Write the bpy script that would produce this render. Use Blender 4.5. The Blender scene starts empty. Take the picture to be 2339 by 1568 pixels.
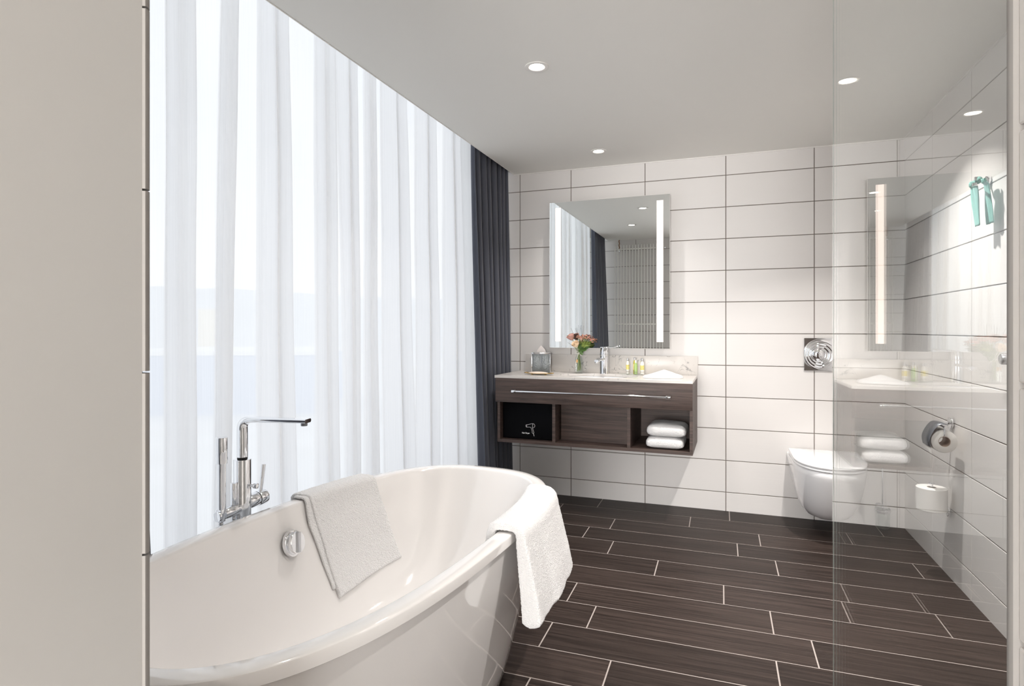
import bpy, bmesh, math, random
from mathutils import Vector, Matrix, noise
R = math.radians
PI = math.pi
random.seed(7)
sc = bpy.context.scene
col = sc.collection
H = 2.245          # ceiling height
XR = 1.967         # right wall
GX = 1.218         # glass screen plane

# ------------------------------------------------------------------ camera
cam = bpy.data.cameras.new('camera')
camo = bpy.data.objects.new('camera', cam)
col.objects.link(camo)
camo.location = (0.97, -3.9395, 1.1489)
camo.rotation_euler = (R(90), 0, 0.3415)
cam.sensor_width = 36.0
cam.lens = 36.0 * 1341.8 / 2339.0
cam.shift_y = -(751.4 - 784.0) / 2339.0 * -1.0
cam.clip_start = 0.02
cam.clip_end = 2000
sc.camera = camo

# ------------------------------------------------------------------ world
w = bpy.data.worlds.new('world')
sc.world = w
w.use_nodes = True
nt = w.node_tree
nt.nodes.clear()
wo = nt.nodes.new('ShaderNodeOutputWorld')
bg = nt.nodes.new('ShaderNodeBackground')
tc = nt.nodes.new('ShaderNodeTexCoord')
sx = nt.nodes.new('ShaderNodeSeparateXYZ')
rp = nt.nodes.new('ShaderNodeValToRGB')
ns = nt.nodes.new('ShaderNodeTexNoise')
ns.inputs['Scale'].default_value = 3.0
ns.inputs['Detail'].default_value = 4
mx = nt.nodes.new('ShaderNodeMix'); mx.data_type = 'RGBA'
rp.color_ramp.elements[0].position = 0.0
rp.color_ramp.elements[0].color = (1.0, 0.995, 0.99, 1)
rp.color_ramp.elements[1].position = 0.55
rp.color_ramp.elements[1].color = (0.82, 0.90, 1.0, 1)
nt.links.new(tc.outputs['Generated'], sx.inputs[0])
nt.links.new(sx.outputs['Z'], rp.inputs[0])
nt.links.new(tc.outputs['Generated'], ns.inputs['Vector'])
cr2 = nt.nodes.new('ShaderNodeValToRGB')
cr2.color_ramp.elements[0].position = 0.45
cr2.color_ramp.elements[1].position = 0.62
nt.links.new(ns.outputs['Fac'], cr2.inputs[0])
nt.links.new(cr2.outputs['Color'], mx.inputs['Factor'])
nt.links.new(rp.outputs['Color'], mx.inputs['A'])
mx.inputs['B'].default_value = (1.0, 1.0, 1.0, 1)
nt.links.new(mx.outputs['Result'], bg.inputs['Color'])
bg.inputs['Strength'].default_value = 0.735
nt.links.new(bg.outputs[0], wo.inputs[0])

# ------------------------------------------------------------------ view
sc.view_settings.view_transform = 'Standard'
sc.view_settings.look = 'None'
sc.view_settings.exposure = 0.98
sc.view_settings.gamma = 1.0
sc.view_settings.use_curve_mapping = False
cy = sc.cycles
cy.max_bounces = 14
cy.diffuse_bounces = 6
cy.glossy_bounces = 8
cy.transmission_bounces = 10
cy.transparent_max_bounces = 32
cy.caustics_reflective = False
cy.caustics_refractive = False
cy.sample_clamp_indirect = 6.0
cy.use_denoising = True

# portal in the window opening: guides the sky light in
pl = bpy.data.lights.new('window_portal', 'AREA')
pl.shape = 'RECTANGLE'; pl.size = 3.2; pl.size_y = H + 0.56
pl.cycles.is_portal = True
po = bpy.data.objects.new('window_portal', pl); col.objects.link(po)
po.location = (-0.83, -1.72, 1.40)
po.rotation_euler = (R(90), 0, R(-90))

# added fill light, shining through an invented opening behind the camera
rl = bpy.data.lights.new('rear_fill', 'AREA'); rl.shape = 'RECTANGLE'; rl.size = 2.1; rl.size_y = 1.8
rl.energy = 205.0; rl.color = (1.0, 0.985, 0.97)
ro = bpy.data.objects.new('rear_fill', rl); col.objects.link(ro)
ro.location = (0.95, -8.42, 1.25); ro.rotation_euler = (R(90), 0, 0)
LAMP_W = 2.6       # power of one ceiling spot
REAR_FILL_W = 12.0      # power of each unseen spot added as fill behind the camera
LED = 0.95

# ------------------------------------------------------------------ materials
M = {}
def newmat(name):
    m = bpy.data.materials.new(name); m.use_nodes = True
    m.node_tree.nodes.clear()
    o = m.node_tree.nodes.new('ShaderNodeOutputMaterial')
    M[name] = m
    return m, m.node_tree, o
def N(nt, t, **kw):
    n = nt.nodes.new(t)
    for k, v in kw.items():
        if k in n.inputs: n.inputs[k].default_value = v
        else: setattr(n, k, v)
    return n
def c4(c): return (c[0], c[1], c[2], 1)
def pmat(name, color, rough=0.5, metal=0.0, spec=0.5, coat=0.0, bump=None, var=None, sheen=0.0, trans=0.0, ior=1.5, alpha=1.0):
    """bump=(scale,strength,distance,stretch)  var=(scale,amount,stretch)"""
    m, nt, o = newmat(name)
    p = N(nt, 'ShaderNodeBsdfPrincipled')
    p.inputs['Base Color'].default_value = c4(color)
    p.inputs['Roughness'].default_value = rough
    p.inputs['Metallic'].default_value = metal
    p.inputs['Specular IOR Level'].default_value = spec
    p.inputs['Coat Weight'].default_value = coat
    p.inputs['Coat Roughness'].default_value = 0.03
    p.inputs['Sheen Weight'].default_value = sheen
    p.inputs['Transmission Weight'].default_value = trans
    p.inputs['IOR'].default_value = ior
    nt.links.new(p.outputs[0], o.inputs[0])
    tc = N(nt, 'ShaderNodeTexCoord')
    if bump:
        mp = N(nt, 'ShaderNodeMapping'); mp.inputs['Scale'].default_value = bump[3] if len(bump) > 3 else (1, 1, 1)
        n = N(nt, 'ShaderNodeTexNoise'); n.inputs['Scale'].default_value = bump[0]; n.inputs['Detail'].default_value = 4
        b = N(nt, 'ShaderNodeBump'); b.inputs['Strength'].default_value = bump[1]; b.inputs['Distance'].default_value = bump[2]
        nt.links.new(tc.outputs['Object'], mp.inputs[0]); nt.links.new(mp.outputs[0], n.inputs['Vector'])
        nt.links.new(n.outputs['Fac'], b.inputs['Height']); nt.links.new(b.outputs[0], p.inputs['Normal'])
    if var:
        mp = N(nt, 'ShaderNodeMapping'); mp.inputs['Scale'].default_value = var[2] if len(var) > 2 else (1, 1, 1)
        n = N(nt, 'ShaderNodeTexNoise'); n.inputs['Scale'].default_value = var[0]; n.inputs['Detail'].default_value = 5
        x = N(nt, 'ShaderNodeMix', data_type='RGBA')
        a = var[1]
        x.inputs['A'].default_value = c4([c * (1 - a) for c in color])
        x.inputs['B'].default_value = c4([min(1, c * (1 + a)) for c in color])
        nt.links.new(tc.outputs['Object'], mp.inputs[0]); nt.links.new(mp.outputs[0], n.inputs['Vector'])
        nt.links.new(n.outputs['Fac'], x.inputs['Factor']); nt.links.new(x.outputs['Result'], p.inputs['Base Color'])
    return m
def emat(name, color, strength):
    m, nt, o = newmat(name)
    e = N(nt, 'ShaderNodeEmission'); e.inputs[0].default_value = c4(color); e.inputs[1].default_value = strength
    nt.links.new(e.outputs[0], o.inputs[0]); return m
def glassmat(name, tint=(1, 1, 1), f0=0.04, rough=0.0):
    """thin clear glass: reflection by angle, the rest passes straight through"""
    m, nt, o = newmat(name)
    g = N(nt, 'ShaderNodeNewGeometry')
    d = N(nt, 'ShaderNodeVectorMath', operation='DOT_PRODUCT')
    a = N(nt, 'ShaderNodeMath', operation='ABSOLUTE')
    s = N(nt, 'ShaderNodeMath', operation='SUBTRACT'); s.inputs[0].default_value = 1.0
    p = N(nt, 'ShaderNodeMath', operation='POWER'); p.inputs[1].default_value = 5.0
    mu = N(nt, 'ShaderNodeMath', operation='MULTIPLY_ADD'); mu.inputs[1].default_value = 1 - f0; mu.inputs[2].default_value = f0
    L = nt.links.new
    L(g.outputs['Normal'], d.inputs[0]); L(g.outputs['Incoming'], d.inputs[1]); L(d.outputs['Value'], a.inputs[0])
    L(a.outputs[0], s.inputs[1]); L(s.outputs[0], p.inputs[0]); L(p.outputs[0], mu.inputs[0])
    t = N(nt, 'ShaderNodeBsdfTransparent'); t.inputs[0].default_value = c4(tint)
    gl = N(nt, 'ShaderNodeBsdfGlossy'); gl.inputs['Roughness'].default_value = rough
    gl.inputs['Color'].default_value = (1, 1, 1, 1)
    x = N(nt, 'ShaderNodeMixShader')
    L(mu.outputs[0], x.inputs[0]); L(t.outputs[0], x.inputs[1]); L(gl.outputs[0], x.inputs[2]); L(x.outputs[0], o.inputs[0])
    return m

pmat('tile', (0.755, 0.73, 0.71), 0.42, spec=0.4, bump=(60, 0.12, 0.002, (0.06, 0.06, 1.6)), var=(3, 0.025, (0.3, 0.3, 2)))
pmat('tile_grout', (0.20, 0.17, 0.15), 0.9)
pmat('plaster', (0.56, 0.535, 0.50), 0.9, bump=(300, 0.05, 0.001))
pmat('jamb_paint', (0.60, 0.595, 0.58), 0.55, bump=(40, 0.03, 0.001))
pmat('ceiling_paint', (0.80, 0.79, 0.755), 0.92, bump=(400, 0.05, 0.0008))
pmat('white_trim', (0.80, 0.78, 0.75), 0.5)
pmat('trim_profile', (0.34, 0.325, 0.31), 0.7, spec=0.2)
pmat('floor_grout', (0.36, 0.315, 0.29), 0.85)
pmat('enamel', (0.75, 0.73, 0.715), 0.07, spec=0.6, coat=0.5)
pmat('ceramic', (0.91, 0.91, 0.92), 0.08, spec=0.6, coat=0.4)
pmat('dark_rubber', (0.02, 0.02, 0.02), 0.7)
pmat('chrome', (0.86, 0.87, 0.89), 0.05, 1.0)
pmat('brushed_steel', (0.62, 0.63, 0.65), 0.28, 1.0)
pmat('gunmetal', (0.20, 0.21, 0.23), 0.38, 0.8)
pmat('curtain_dark', (0.088, 0.096, 0.124), 0.85, sheen=0.25, bump=(500, 0.25, 0.001))
pmat('towel', (0.88, 0.87, 0.865), 0.95, sheen=0.35, bump=(300, 1.0, 0.006))
pmat('cloth', (0.72, 0.71, 0.70), 0.95, sheen=0.2, bump=(900, 0.3, 0.001))
pmat('radiator', (0.93, 0.92, 0.88), 0.35)
pmat('black_fabric', (0.004, 0.004, 0.005), 0.95, spec=0.1)
pmat('black_board', (0.010, 0.008, 0.007), 0.9, spec=0.1)
pmat('white_print', (0.85, 0.85, 0.85), 0.6)
pmat('silver_plastic', (0.55, 0.55, 0.56), 0.3, 0.8)
pmat('soap', (0.86, 0.72, 0.60), 0.35, spec=0.4, var=(30, 0.04))
pmat('gold_tray', (0.72, 0.52, 0.24), 0.25, 0.85)
pmat('tissue', (0.90, 0.84, 0.81), 0.9)
pmat('white_plastic', (0.84, 0.83, 0.81), 0.4)
pmat('label_yellow', (0.80, 0.66, 0.22), 0.6, var=(120, 0.35))
pmat('label_cream', (0.85, 0.82, 0.72), 0.6)
pmat('label_dark', (0.25, 0.23, 0.18), 0.6)
pmat('liquid_yellow', (0.50, 0.46, 0.08), 0.25)
pmat('liquid_olive', (0.42, 0.36, 0.12), 0.25)
pmat('liquid_green', (0.38, 0.55, 0.20), 0.25)
pmat('lotion', (0.85, 0.82, 0.76), 0.3)
pmat('petal_pink', (0.62, 0.34, 0.29), 0.6, var=(60, 0.15))
pmat('petal_cream', (0.84, 0.66, 0.46), 0.6, var=(60, 0.10))
pmat('petal_cluster', (0.66, 0.33, 0.24), 0.7, var=(120, 0.35))
pmat('leaf', (0.06, 0.13, 0.025), 0.45, var=(80, 0.4))
pmat('leaf_light', (0.20, 0.27, 0.05), 0.5, var=(80, 0.4))
pmat('stem', (0.26, 0.36, 0.08), 0.5)
pmat('twig', (0.06, 0.06, 0.06), 0.6)
pmat('ribbon', (0.82, 0.80, 0.74), 0.5)
pmat('tag_orange', (0.65, 0.36, 0.15), 0.6)
pmat('teal_cloth', (0.20, 0.46, 0.41), 0.8, bump=(300, 0.3, 0.002))
pmat('paper', (0.80, 0.78, 0.75), 0.95, bump=(200, 0.2, 0.001))
pmat('cardboard', (0.40, 0.30, 0.24), 0.9)
pmat('dark_red_plastic', (0.16, 0.05, 0.05), 0.4)
pmat('copper_pipe', (0.35, 0.20, 0.12), 0.35, 0.9)
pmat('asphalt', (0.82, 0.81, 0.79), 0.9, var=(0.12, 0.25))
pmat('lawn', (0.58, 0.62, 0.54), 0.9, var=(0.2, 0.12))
pmat('hill_haze', (0.76, 0.78, 0.79), 0.95, var=(0.02, 0.12))  # distance haze is put into this pale colour
pmat('warehouse_blue', (0.60, 0.67, 0.80), 0.6)  # blue paled to stand in for haze
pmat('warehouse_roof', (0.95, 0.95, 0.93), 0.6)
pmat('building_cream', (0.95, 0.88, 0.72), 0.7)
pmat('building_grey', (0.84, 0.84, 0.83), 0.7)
pmat('window_frame', (0.50, 0.50, 0.50), 0.5)
glassmat('clear_glass', (0.985, 0.995, 0.99))
pmat('glass_edge', (0.62, 0.70, 0.66), 0.15, spec=0.6)
glassmat('window_glass', (0.975, 0.975, 0.975))
glassmat('bottle_glass', (0.93, 0.95, 0.94), 0.06)
emat('led', (1.0, 0.83, 0.73), LED)
emat('spot_lamp', (1.0, 0.93, 0.82), 6.0)
pmat('mirror_glass', (0.86, 0.88, 0.87), 0.0, 1.0)
pmat('smoked_mirror', (0.20, 0.215, 0.22), 0.35, 0.7, bump=(120, 0.6, 0.004))

def woodmat(name, base, dark, scale=(1.2, 30, 30), rough=0.45, bumpd=0.0015, attr=False, spec=0.4):
    m, nt, o = newmat(name)
    L = nt.links.new
    p = N(nt, 'ShaderNodeBsdfPrincipled'); p.inputs['Roughness'].default_value = rough
    p.inputs['Specular IOR Level'].default_value = spec
    tc = N(nt, 'ShaderNodeTexCoord')
    mp = N(nt, 'ShaderNodeMapping'); mp.inputs['Scale'].default_value = scale
    vec = tc.outputs['Object']
    if attr:
        at = N(nt, 'ShaderNodeAttribute'); at.attribute_name = 'plank'
        cb = N(nt, 'ShaderNodeVectorMath', operation='MULTIPLY_ADD')
        cb.inputs[1].default_value = (7.3, 3.1, 5.7)
        L(at.outputs['Vector'], cb.inputs[0]); L(vec, cb.inputs[2]); vec = cb.outputs[0]
    L(vec, mp.inputs[0])
    n1 = N(nt, 'ShaderNodeTexNoise'); n1.inputs['Scale'].default_value = 1.0; n1.inputs['Detail'].default_value = 9; n1.inputs['Roughness'].default_value = 0.65; n1.inputs['Distortion'].default_value = 0.6
    L(mp.outputs[0], n1.inputs['Vector'])
    r = N(nt, 'ShaderNodeValToRGB')
    r.color_ramp.elements[0].position = 0.35; r.color_ramp.elements[0].color = c4(dark)
    r.color_ramp.elements[1].position = 0.65; r.color_ramp.elements[1].color = c4(base)
    L(n1.outputs['Fac'], r.inputs[0])
    colo = r.outputs['Color']
    if attr:
        hv = N(nt, 'ShaderNodeHueSaturation')
        ma = N(nt, 'ShaderNodeMath', operation='MULTIPLY_ADD'); ma.inputs[1].default_value = 0.45; ma.inputs[2].default_value = 0.80
        L(at.outputs['Fac'], ma.inputs[0]); L(ma.outputs[0], hv.inputs['Value']); L(colo, hv.inputs['Color']); colo = hv.outputs['Color']
    L(colo, p.inputs['Base Color'])
    b = N(nt, 'ShaderNodeBump'); b.inputs['Strength'].default_value = 0.55; b.inputs['Distance'].default_value = bumpd
    L(n1.outputs['Fac'], b.inputs['Height']); L(b.outputs[0], p.inputs['Normal'])
    L(p.outputs[0], o.inputs[0])
    return m
woodmat('floor_plank', (0.048, 0.0345, 0.0295), (0.015, 0.0105, 0.0088), (2.2, 85, 10), 0.38, 0.0014, True, 0.10)
woodmat('oak_dark', (0.105, 0.070, 0.058), (0.040, 0.026, 0.022), (3.0, 30, 75), 0.5)

def marblemat():
    m, nt, o = newmat('quartz')
    L = nt.links.new
    p = N(nt, 'ShaderNodeBsdfPrincipled'); p.inputs['Roughness'].default_value = 0.24; p.inputs['Coat Weight'].default_value = 0.0; p.inputs['Specular IOR Level'].default_value = 0.22
    tc = N(nt, 'ShaderNodeTexCoord')
    n = N(nt, 'ShaderNodeTexNoise'); n.inputs['Scale'].default_value = 9; n.inputs['Detail'].default_value = 6; n.inputs['Distortion'].default_value = 1.6
    L(tc.outputs['Object'], n.inputs['Vector'])
    a = N(nt, 'ShaderNodeMath', operation='SUBTRACT'); a.inputs[1].default_value = 0.5
    ab = N(nt, 'ShaderNodeMath', operation='ABSOLUTE')
    L(n.outputs['Fac'], a.inputs[0]); L(a.outputs[0], ab.inputs[0])
    r = N(nt, 'ShaderNodeValToRGB'); r.color_ramp.elements[0].position = 0.0; r.color_ramp.elements[0].color = (1, 1, 1, 1)
    r.color_ramp.elements[1].position = 0.012; r.color_ramp.elements[1].color = (0, 0, 0, 1)
    L(ab.outputs[0], r.inputs[0])
    n2 = N(nt, 'ShaderNodeTexNoise'); n2.inputs['Scale'].default_value = 14; n2.inputs['Detail'].default_value = 2
    L(tc.outputs['Object'], n2.inputs['Vector'])
    r2 = N(nt, 'ShaderNodeValToRGB'); r2.color_ramp.elements[0].position = 0.52; r2.color_ramp.elements[1].position = 0.62
    L(n2.outputs['Fac'], r2.inputs[0])
    mu = N(nt, 'ShaderNodeMath', operation='MULTIPLY'); L(r.outputs[0], mu.inputs[0]); L(r2.outputs[0], mu.inputs[1])
    x = N(nt, 'ShaderNodeMix', data_type='RGBA'); x.inputs['A'].default_value = (0.66, 0.63, 0.60, 1); x.inputs['B'].default_value = (0.20, 0.20, 0.20, 1)
    L(mu.outputs[0], x.inputs['Factor']); L(x.outputs['Result'], p.inputs['Base Color']); L(p.outputs[0], o.inputs[0])
marblemat()

def sheermat():
    m, nt, o = newmat('sheer')
    L = nt.links.new
    t = N(nt, 'ShaderNodeBsdfTransparent'); t.inputs[0].default_value = (1, 1, 1, 1)
    tl = N(nt, 'ShaderNodeBsdfTranslucent'); tl.inputs[0].default_value = (0.99, 0.99, 0.995, 1)
    df = N(nt, 'ShaderNodeBsdfDiffuse'); df.inputs[0].default_value = (0.90, 0.90, 0.91, 1)
    x1 = N(nt, 'ShaderNodeMixShader'); x1.inputs[0].default_value = 0.10
    L(tl.outputs[0], x1.inputs[1]); L(df.outputs[0], x1.inputs[2])
    tc = N(nt, 'ShaderNodeTexCoord')
    mp = N(nt, 'ShaderNodeMapping'); mp.inputs['Scale'].default_value = (1, 260, 4)
    n = N(nt, 'ShaderNodeTexNoise'); n.inputs['Scale'].default_value = 1; n.inputs['Detail'].default_value = 2
    L(tc.outputs['Object'], mp.inputs[0]); L(mp.outputs[0], n.inputs['Vector'])
    ma = N(nt, 'ShaderNodeMath', operation='MULTIPLY_ADD'); ma.inputs[1].default_value = 0.10; ma.inputs[2].default_value = 0.68
    L(n.outputs['Fac'], ma.inputs[0])
    x = N(nt, 'ShaderNodeMixShader'); L(ma.outputs[0], x.inputs[0]); L(t.outputs[0], x.inputs[1]); L(x1.outputs[0], x.inputs[2])
    L(x.outputs[0], o.inputs[0])
sheermat()

# ------------------------------------------------------------------ mesh helpers
def frame(d):
    d = Vector(d).normalized()
    a = Vector((0, 0, 1)) if abs(d.z) < 0.9 else Vector((1, 0, 0))
    u = d.cross(a).normalized()
    return u, d.cross(u).normalized()
class MB:
    def __init__(s): s.v = []; s.f = []; s.fm = []; s.mi = 0
    def add(s, vs, fs):
        b = len(s.v); s.v += [tuple(p) for p in vs]
        for f in fs: s.f.append(tuple(b + i for i in f)); s.fm.append(s.mi)
        return s
    def box(s, lo, hi, bev=0.0, seg=2):
        lo = Vector(lo); hi = Vector(hi)
        if bev <= 0:
            x0, y0, z0 = lo; x1, y1, z1 = hi
            return s.add([(x0,y0,z0),(x1,y0,z0),(x1,y1,z0),(x0,y1,z0),(x0,y0,z1),(x1,y0,z1),(x1,y1,z1),(x0,y1,z1)],
                         [(0,3,2,1),(4,5,6,7),(0,1,5,4),(1,2,6,5),(2,3,7,6),(3,0,4,7)])
        bm = bmesh.new()
        bmesh.ops.create_cube(bm, size=1)
        for v in bm.verts:
            v.co = Vector([(lo[i] + hi[i]) / 2 + v.co[i] * (hi[i] - lo[i]) for i in range(3)])
        bev = min(bev, min(hi[i] - lo[i] for i in range(3)) * 0.49)
        bmesh.ops.bevel(bm, geom=bm.edges[:], offset=bev, segments=seg, profile=0.5, affect='EDGES')
        return s.addbm(bm)
    def addbm(s, bm):
        bm.verts.index_update()
        s.add([v.co for v in bm.verts], [[v.index for v in f.verts] for f in bm.faces]); bm.free(); return s
    def tube(s, pts, r, seg=16, cap=True, closed=False):
        pts = [Vector(p) for p in pts]; n = len(pts)
        rs = r if isinstance(r, (list, tuple)) else [r] * n
        rings = []; u = None
        for i, p in enumerate(pts):
            d = (pts[(i + 1) % n] if (closed or i < n - 1) else p) - (pts[i - 1] if (closed or i > 0) else p)
            d.normalize()
            if u is None: u, _ = frame(d)
            u = (u - d * u.dot(d)).normalized(); v = d.cross(u)
            rings.append([p + (u * math.cos(2 * PI * k / seg) + v * math.sin(2 * PI * k / seg)) * rs[i] for k in range(seg)])
        s.loft(rings, closed=closed)
        if cap and not closed:
            b = len(s.v) - n * seg
            s.f.append(tuple(b + k for k in range(seg))[::-1]); s.fm.append(s.mi)
            s.f.append(tuple(b + (n - 1) * seg + k for k in range(seg))); s.fm.append(s.mi)
        return s
    def loft(s, rings, closed=False, wrap=True):
        n = len(rings); m = len(rings[0]); vs = [p for r in rings for p in r]; fs = []
        for i in range(n if closed else n - 1):
            j = (i + 1) % n
            for k in range(m if wrap else m - 1):
                l = (k + 1) % m
                fs.append((i * m + k, i * m + l, j * m + l, j * m + k))
        return s.add(vs, fs)
    def cyl(s, p0, p1, r, seg=24, r2=None, bev=0.0):
        p0 = Vector(p0); p1 = Vector(p1); d = (p1 - p0); L = d.length; d.normalize()
        r2 = r if r2 is None else r2
        if bev > 0:
            return s.tube([p0, p0 + d * bev * .3, p0 + d * bev, p1 - d * bev, p1 - d * bev * .3, p1], [r - bev, r - bev * .3, r, r2, r2 - bev * .3, r2 - bev], seg)
        return s.tube([p0, p1], [r, r2], seg)
    def lathe(s, prof, o=(0, 0, 0), axis=(0, 0, 1), seg=32):
        """prof: (radius, height) pairs along axis"""
        o = Vector(o); ax = Vector(axis).normalized(); u, v = frame(ax)
        rings = [[o + ax * h + (u * math.cos(2 * PI * k / seg) + v * math.sin(2 * PI * k / seg)) * max(r, 1e-5) for k in range(seg)] for r, h in prof]
        return s.loft(rings)
    def sph(s, c, r, seg=16, rings=10):
        rr = r if isinstance(r, (tuple, list)) else (r, r, r)
        R_ = []
        for i in range(rings + 1):
            a = -PI / 2 + PI * i / rings
            R_.append([(c[0] + rr[0] * math.cos(a) * math.cos(2 * PI * k / seg), c[1] + rr[1] * math.cos(a) * math.sin(2 * PI * k / seg), c[2] + rr[2] * math.sin(a)) for k in range(seg)])
        return s.loft(R_)
    def grid(s, fn, nu, nv):
        return s.loft([[fn(i / nu, j / nv) for j in range(nv + 1)] for i in range(nu + 1)], wrap=False)
    def prism(s, poly, axis, a, b):
        """extrude a 2d polygon; axis 0,1,2 is the extrusion axis"""
        def P(p, t):
            q = list(p); q.insert(axis, t); return tuple(q)
        n = len(poly)
        return s.add([P(p, a) for p in poly] + [P(p, b) for p in poly],
                     [tuple(range(n))[::-1], tuple(range(n, 2 * n))] + [(i, (i + 1) % n, n + (i + 1) % n, n + i) for i in range(n)])
    def xf(s, mat, start=0):
        for i in range(start, len(s.v)): s.v[i] = tuple(mat @ Vector(s.v[i]))
        return s
def build(name, mb, mats, parent=None, smooth=35, loc=None, recalc=True):
    me = bpy.data.meshes.new(name)
    me.from_pydata(mb.v, [], mb.f); me.validate()
    if recalc:
        bm = bmesh.new(); bm.from_mesh(me); bmesh.ops.remove_doubles(bm, verts=bm.verts, dist=1e-6)
        bmesh.ops.recalc_face_normals(bm, faces=bm.faces); bm.to_mesh(me); bm.free()
    if isinstance(mats, str): mats = [mats]
    for m in mats: me.materials.append(M[m])
    if len(mats) > 1 and not recalc:
        for p, i in zip(me.polygons, mb.fm): p.material_index = i
    if smooth:
        for p in me.polygons: p.use_smooth = True
        try: me.set_sharp_from_angle(angle=R(smooth))
        except Exception: pass
    o = bpy.data.objects.new(name, me); col.objects.link(o)
    if parent: o.parent = parent
    if loc is not None:
        L = Vector(loc)
        for v in me.vertices: v.co -= L
        o.location = L
    return o
def tag(o, label, cat, group=None):
    o['label'] = label; o['category'] = cat
    if group: o['group'] = group
    return o
def thing(name, label, cat, loc=(0, 0, 0), rz=0.0, group=None):
    o = bpy.data.objects.new(name, None); col.objects.link(o)
    o.empty_display_size = 0.05
    o.location = loc; o.rotation_euler = (0, 0, rz)
    return tag(o, label, cat, group)
def struct(o, label=None, cat=None):
    o['kind'] = 'structure'
    if label: o['label'] = label
    return o
def duptree(o, parent=None):
    c = o.copy(); col.objects.link(c)
    if parent: c.parent = parent
    for ch in list(o.children): duptree(ch, c)
    return c

# ------------------------------------------------------------------ room shell
def tile_wall(name, us, zs, to3, gap=0.0045, raise_=0.004, label=None, back=0.06):
    """us, zs: grout line positions. to3(u, z, d) -> world point, d = distance out of the wall"""
    mb = MB()
    b = 0.0012
    g = gap / 2
    for i in range(len(us) - 1):
        for j in range(len(zs) - 1):
            u0, u1 = us[i] + g, us[i + 1] - g; z0, z1 = zs[j] + g, zs[j + 1] - g
            if i == 0: u0 = us[0]
            if i == len(us) - 2: u1 = us[-1]
            if j == 0: z0 = zs[0]
            if j == len(zs) - 2: z1 = zs[-1]
            o_ = [(u0, z0), (u1, z0), (u1, z1), (u0, z1)]
            n_ = [(u0 + b, z0 + b), (u1 - b, z0 + b), (u1 - b, z1 - b), (u0 + b, z1 - b)]
            vs = [to3(u, z, -0.002) for u, z in o_] + [to3(u, z, raise_ - b) for u, z in o_] + [to3(u, z, raise_) for u, z in n_]
            fs = [(8, 9, 10, 11)] + [(k, (k + 1) % 4, 4 + (k + 1) % 4, 4 + k) for k in range(4)] + [(4 + k, 4 + (k + 1) % 4, 8 + (k + 1) % 4, 8 + k) for k in range(4)]
            mb.mi = 0; mb.add(vs, fs)
    mb.mi = 1
    u0, u1, z0, z1 = us[0], us[-1], zs[0], zs[-1]
    c = [(u0, z0), (u1, z0), (u1, z1), (u0, z1)]
    mb.add([to3(u, z, 0.0) for u, z in c] + [to3(u, z, -back) for u, z in c],
           [(0, 1, 2, 3), (7, 6, 5, 4)] + [(k, 4 + k, 4 + (k + 1) % 4, (k + 1) % 4) for k in range(4)])
    o = build(name, mb, ['tile', 'tile_grout'], smooth=0, recalc=False)
    return struct(o, label)
ZS = [-0.02] + [0.1177 + 0.2 * k for k in range(11)] + [H + 0.02]
tile_wall('wall_back', [-0.83, -0.37, 0.0, 0.5, 1.0, 1.5, XR + 0.03], ZS, lambda u, z, d: (u, -d + 0.004, z), label='pale tiled wall behind the washstand')
tile_wall('wall_right', [-0.003, 0.465, 0.955, 1.455, 1.955, 2.455, 2.955, 3.37], ZS, lambda u, z, d: (XR - d + 0.004, -u, z), label='pale tiled wall on the right behind the glass')
tile_wall('wall_front', [-0.83, -0.64, -0.14, 0.36], ZS, lambda u, z, d: (u, -3.462 + d - 0.004, z), back=0.93, label='partition wall at the left of the opening')
ZF = [-0.02] + [0.1047 + 0.2 * k for k in range(11)] + [H]
tile_wall('wall_front', [3.378, 3.86, 4.36], ZF, lambda u, z, d: (1.188 - d + 0.004, -u, z), gap=0.005, back=0.79, label='tiled end of the wall at the right of the opening')
# plain jamb of the opening on the left, with its tile edge profile
mb = MB(); mb.box((0.352, -4.37, 0), (0.3735, -3.4695, H))
struct(build('door_1', mb, 'jamb_paint', smooth=0), 'plain grey jamb of the opening on the left')
mb = MB()
zz = [0.0] + [0.1012 + 0.2 * k for k in range(11)] + [H]
for j in range(len(zz) - 1):
    a, b_ = zz[j] + 0.0012, zz[j + 1] - 0.0012
    prof = []
    for k in range(9):
        t = k / 8 * PI / 2
        prof.append((0.3675 + 0.0095 * math.sin(t), -3.4685 + 0.0105 * math.cos(t)))
    prof += [(0.377, -3.4675), (0.3722, -3.4702), (0.355, -3.4702), (0.355, -3.458)]
    mb.prism(prof, 2, a, b_)
struct(build('trim_1', mb, 'trim_profile', smooth=50), 'rounded edge trim on the left partition')
mb = MB(); mb.box((1.1835, -3.3785, 0), (1.196, -3.3655, H), 0.004)
struct(build('trim_2', mb, 'trim_profile'), 'edge trim on the right wall end')
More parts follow.
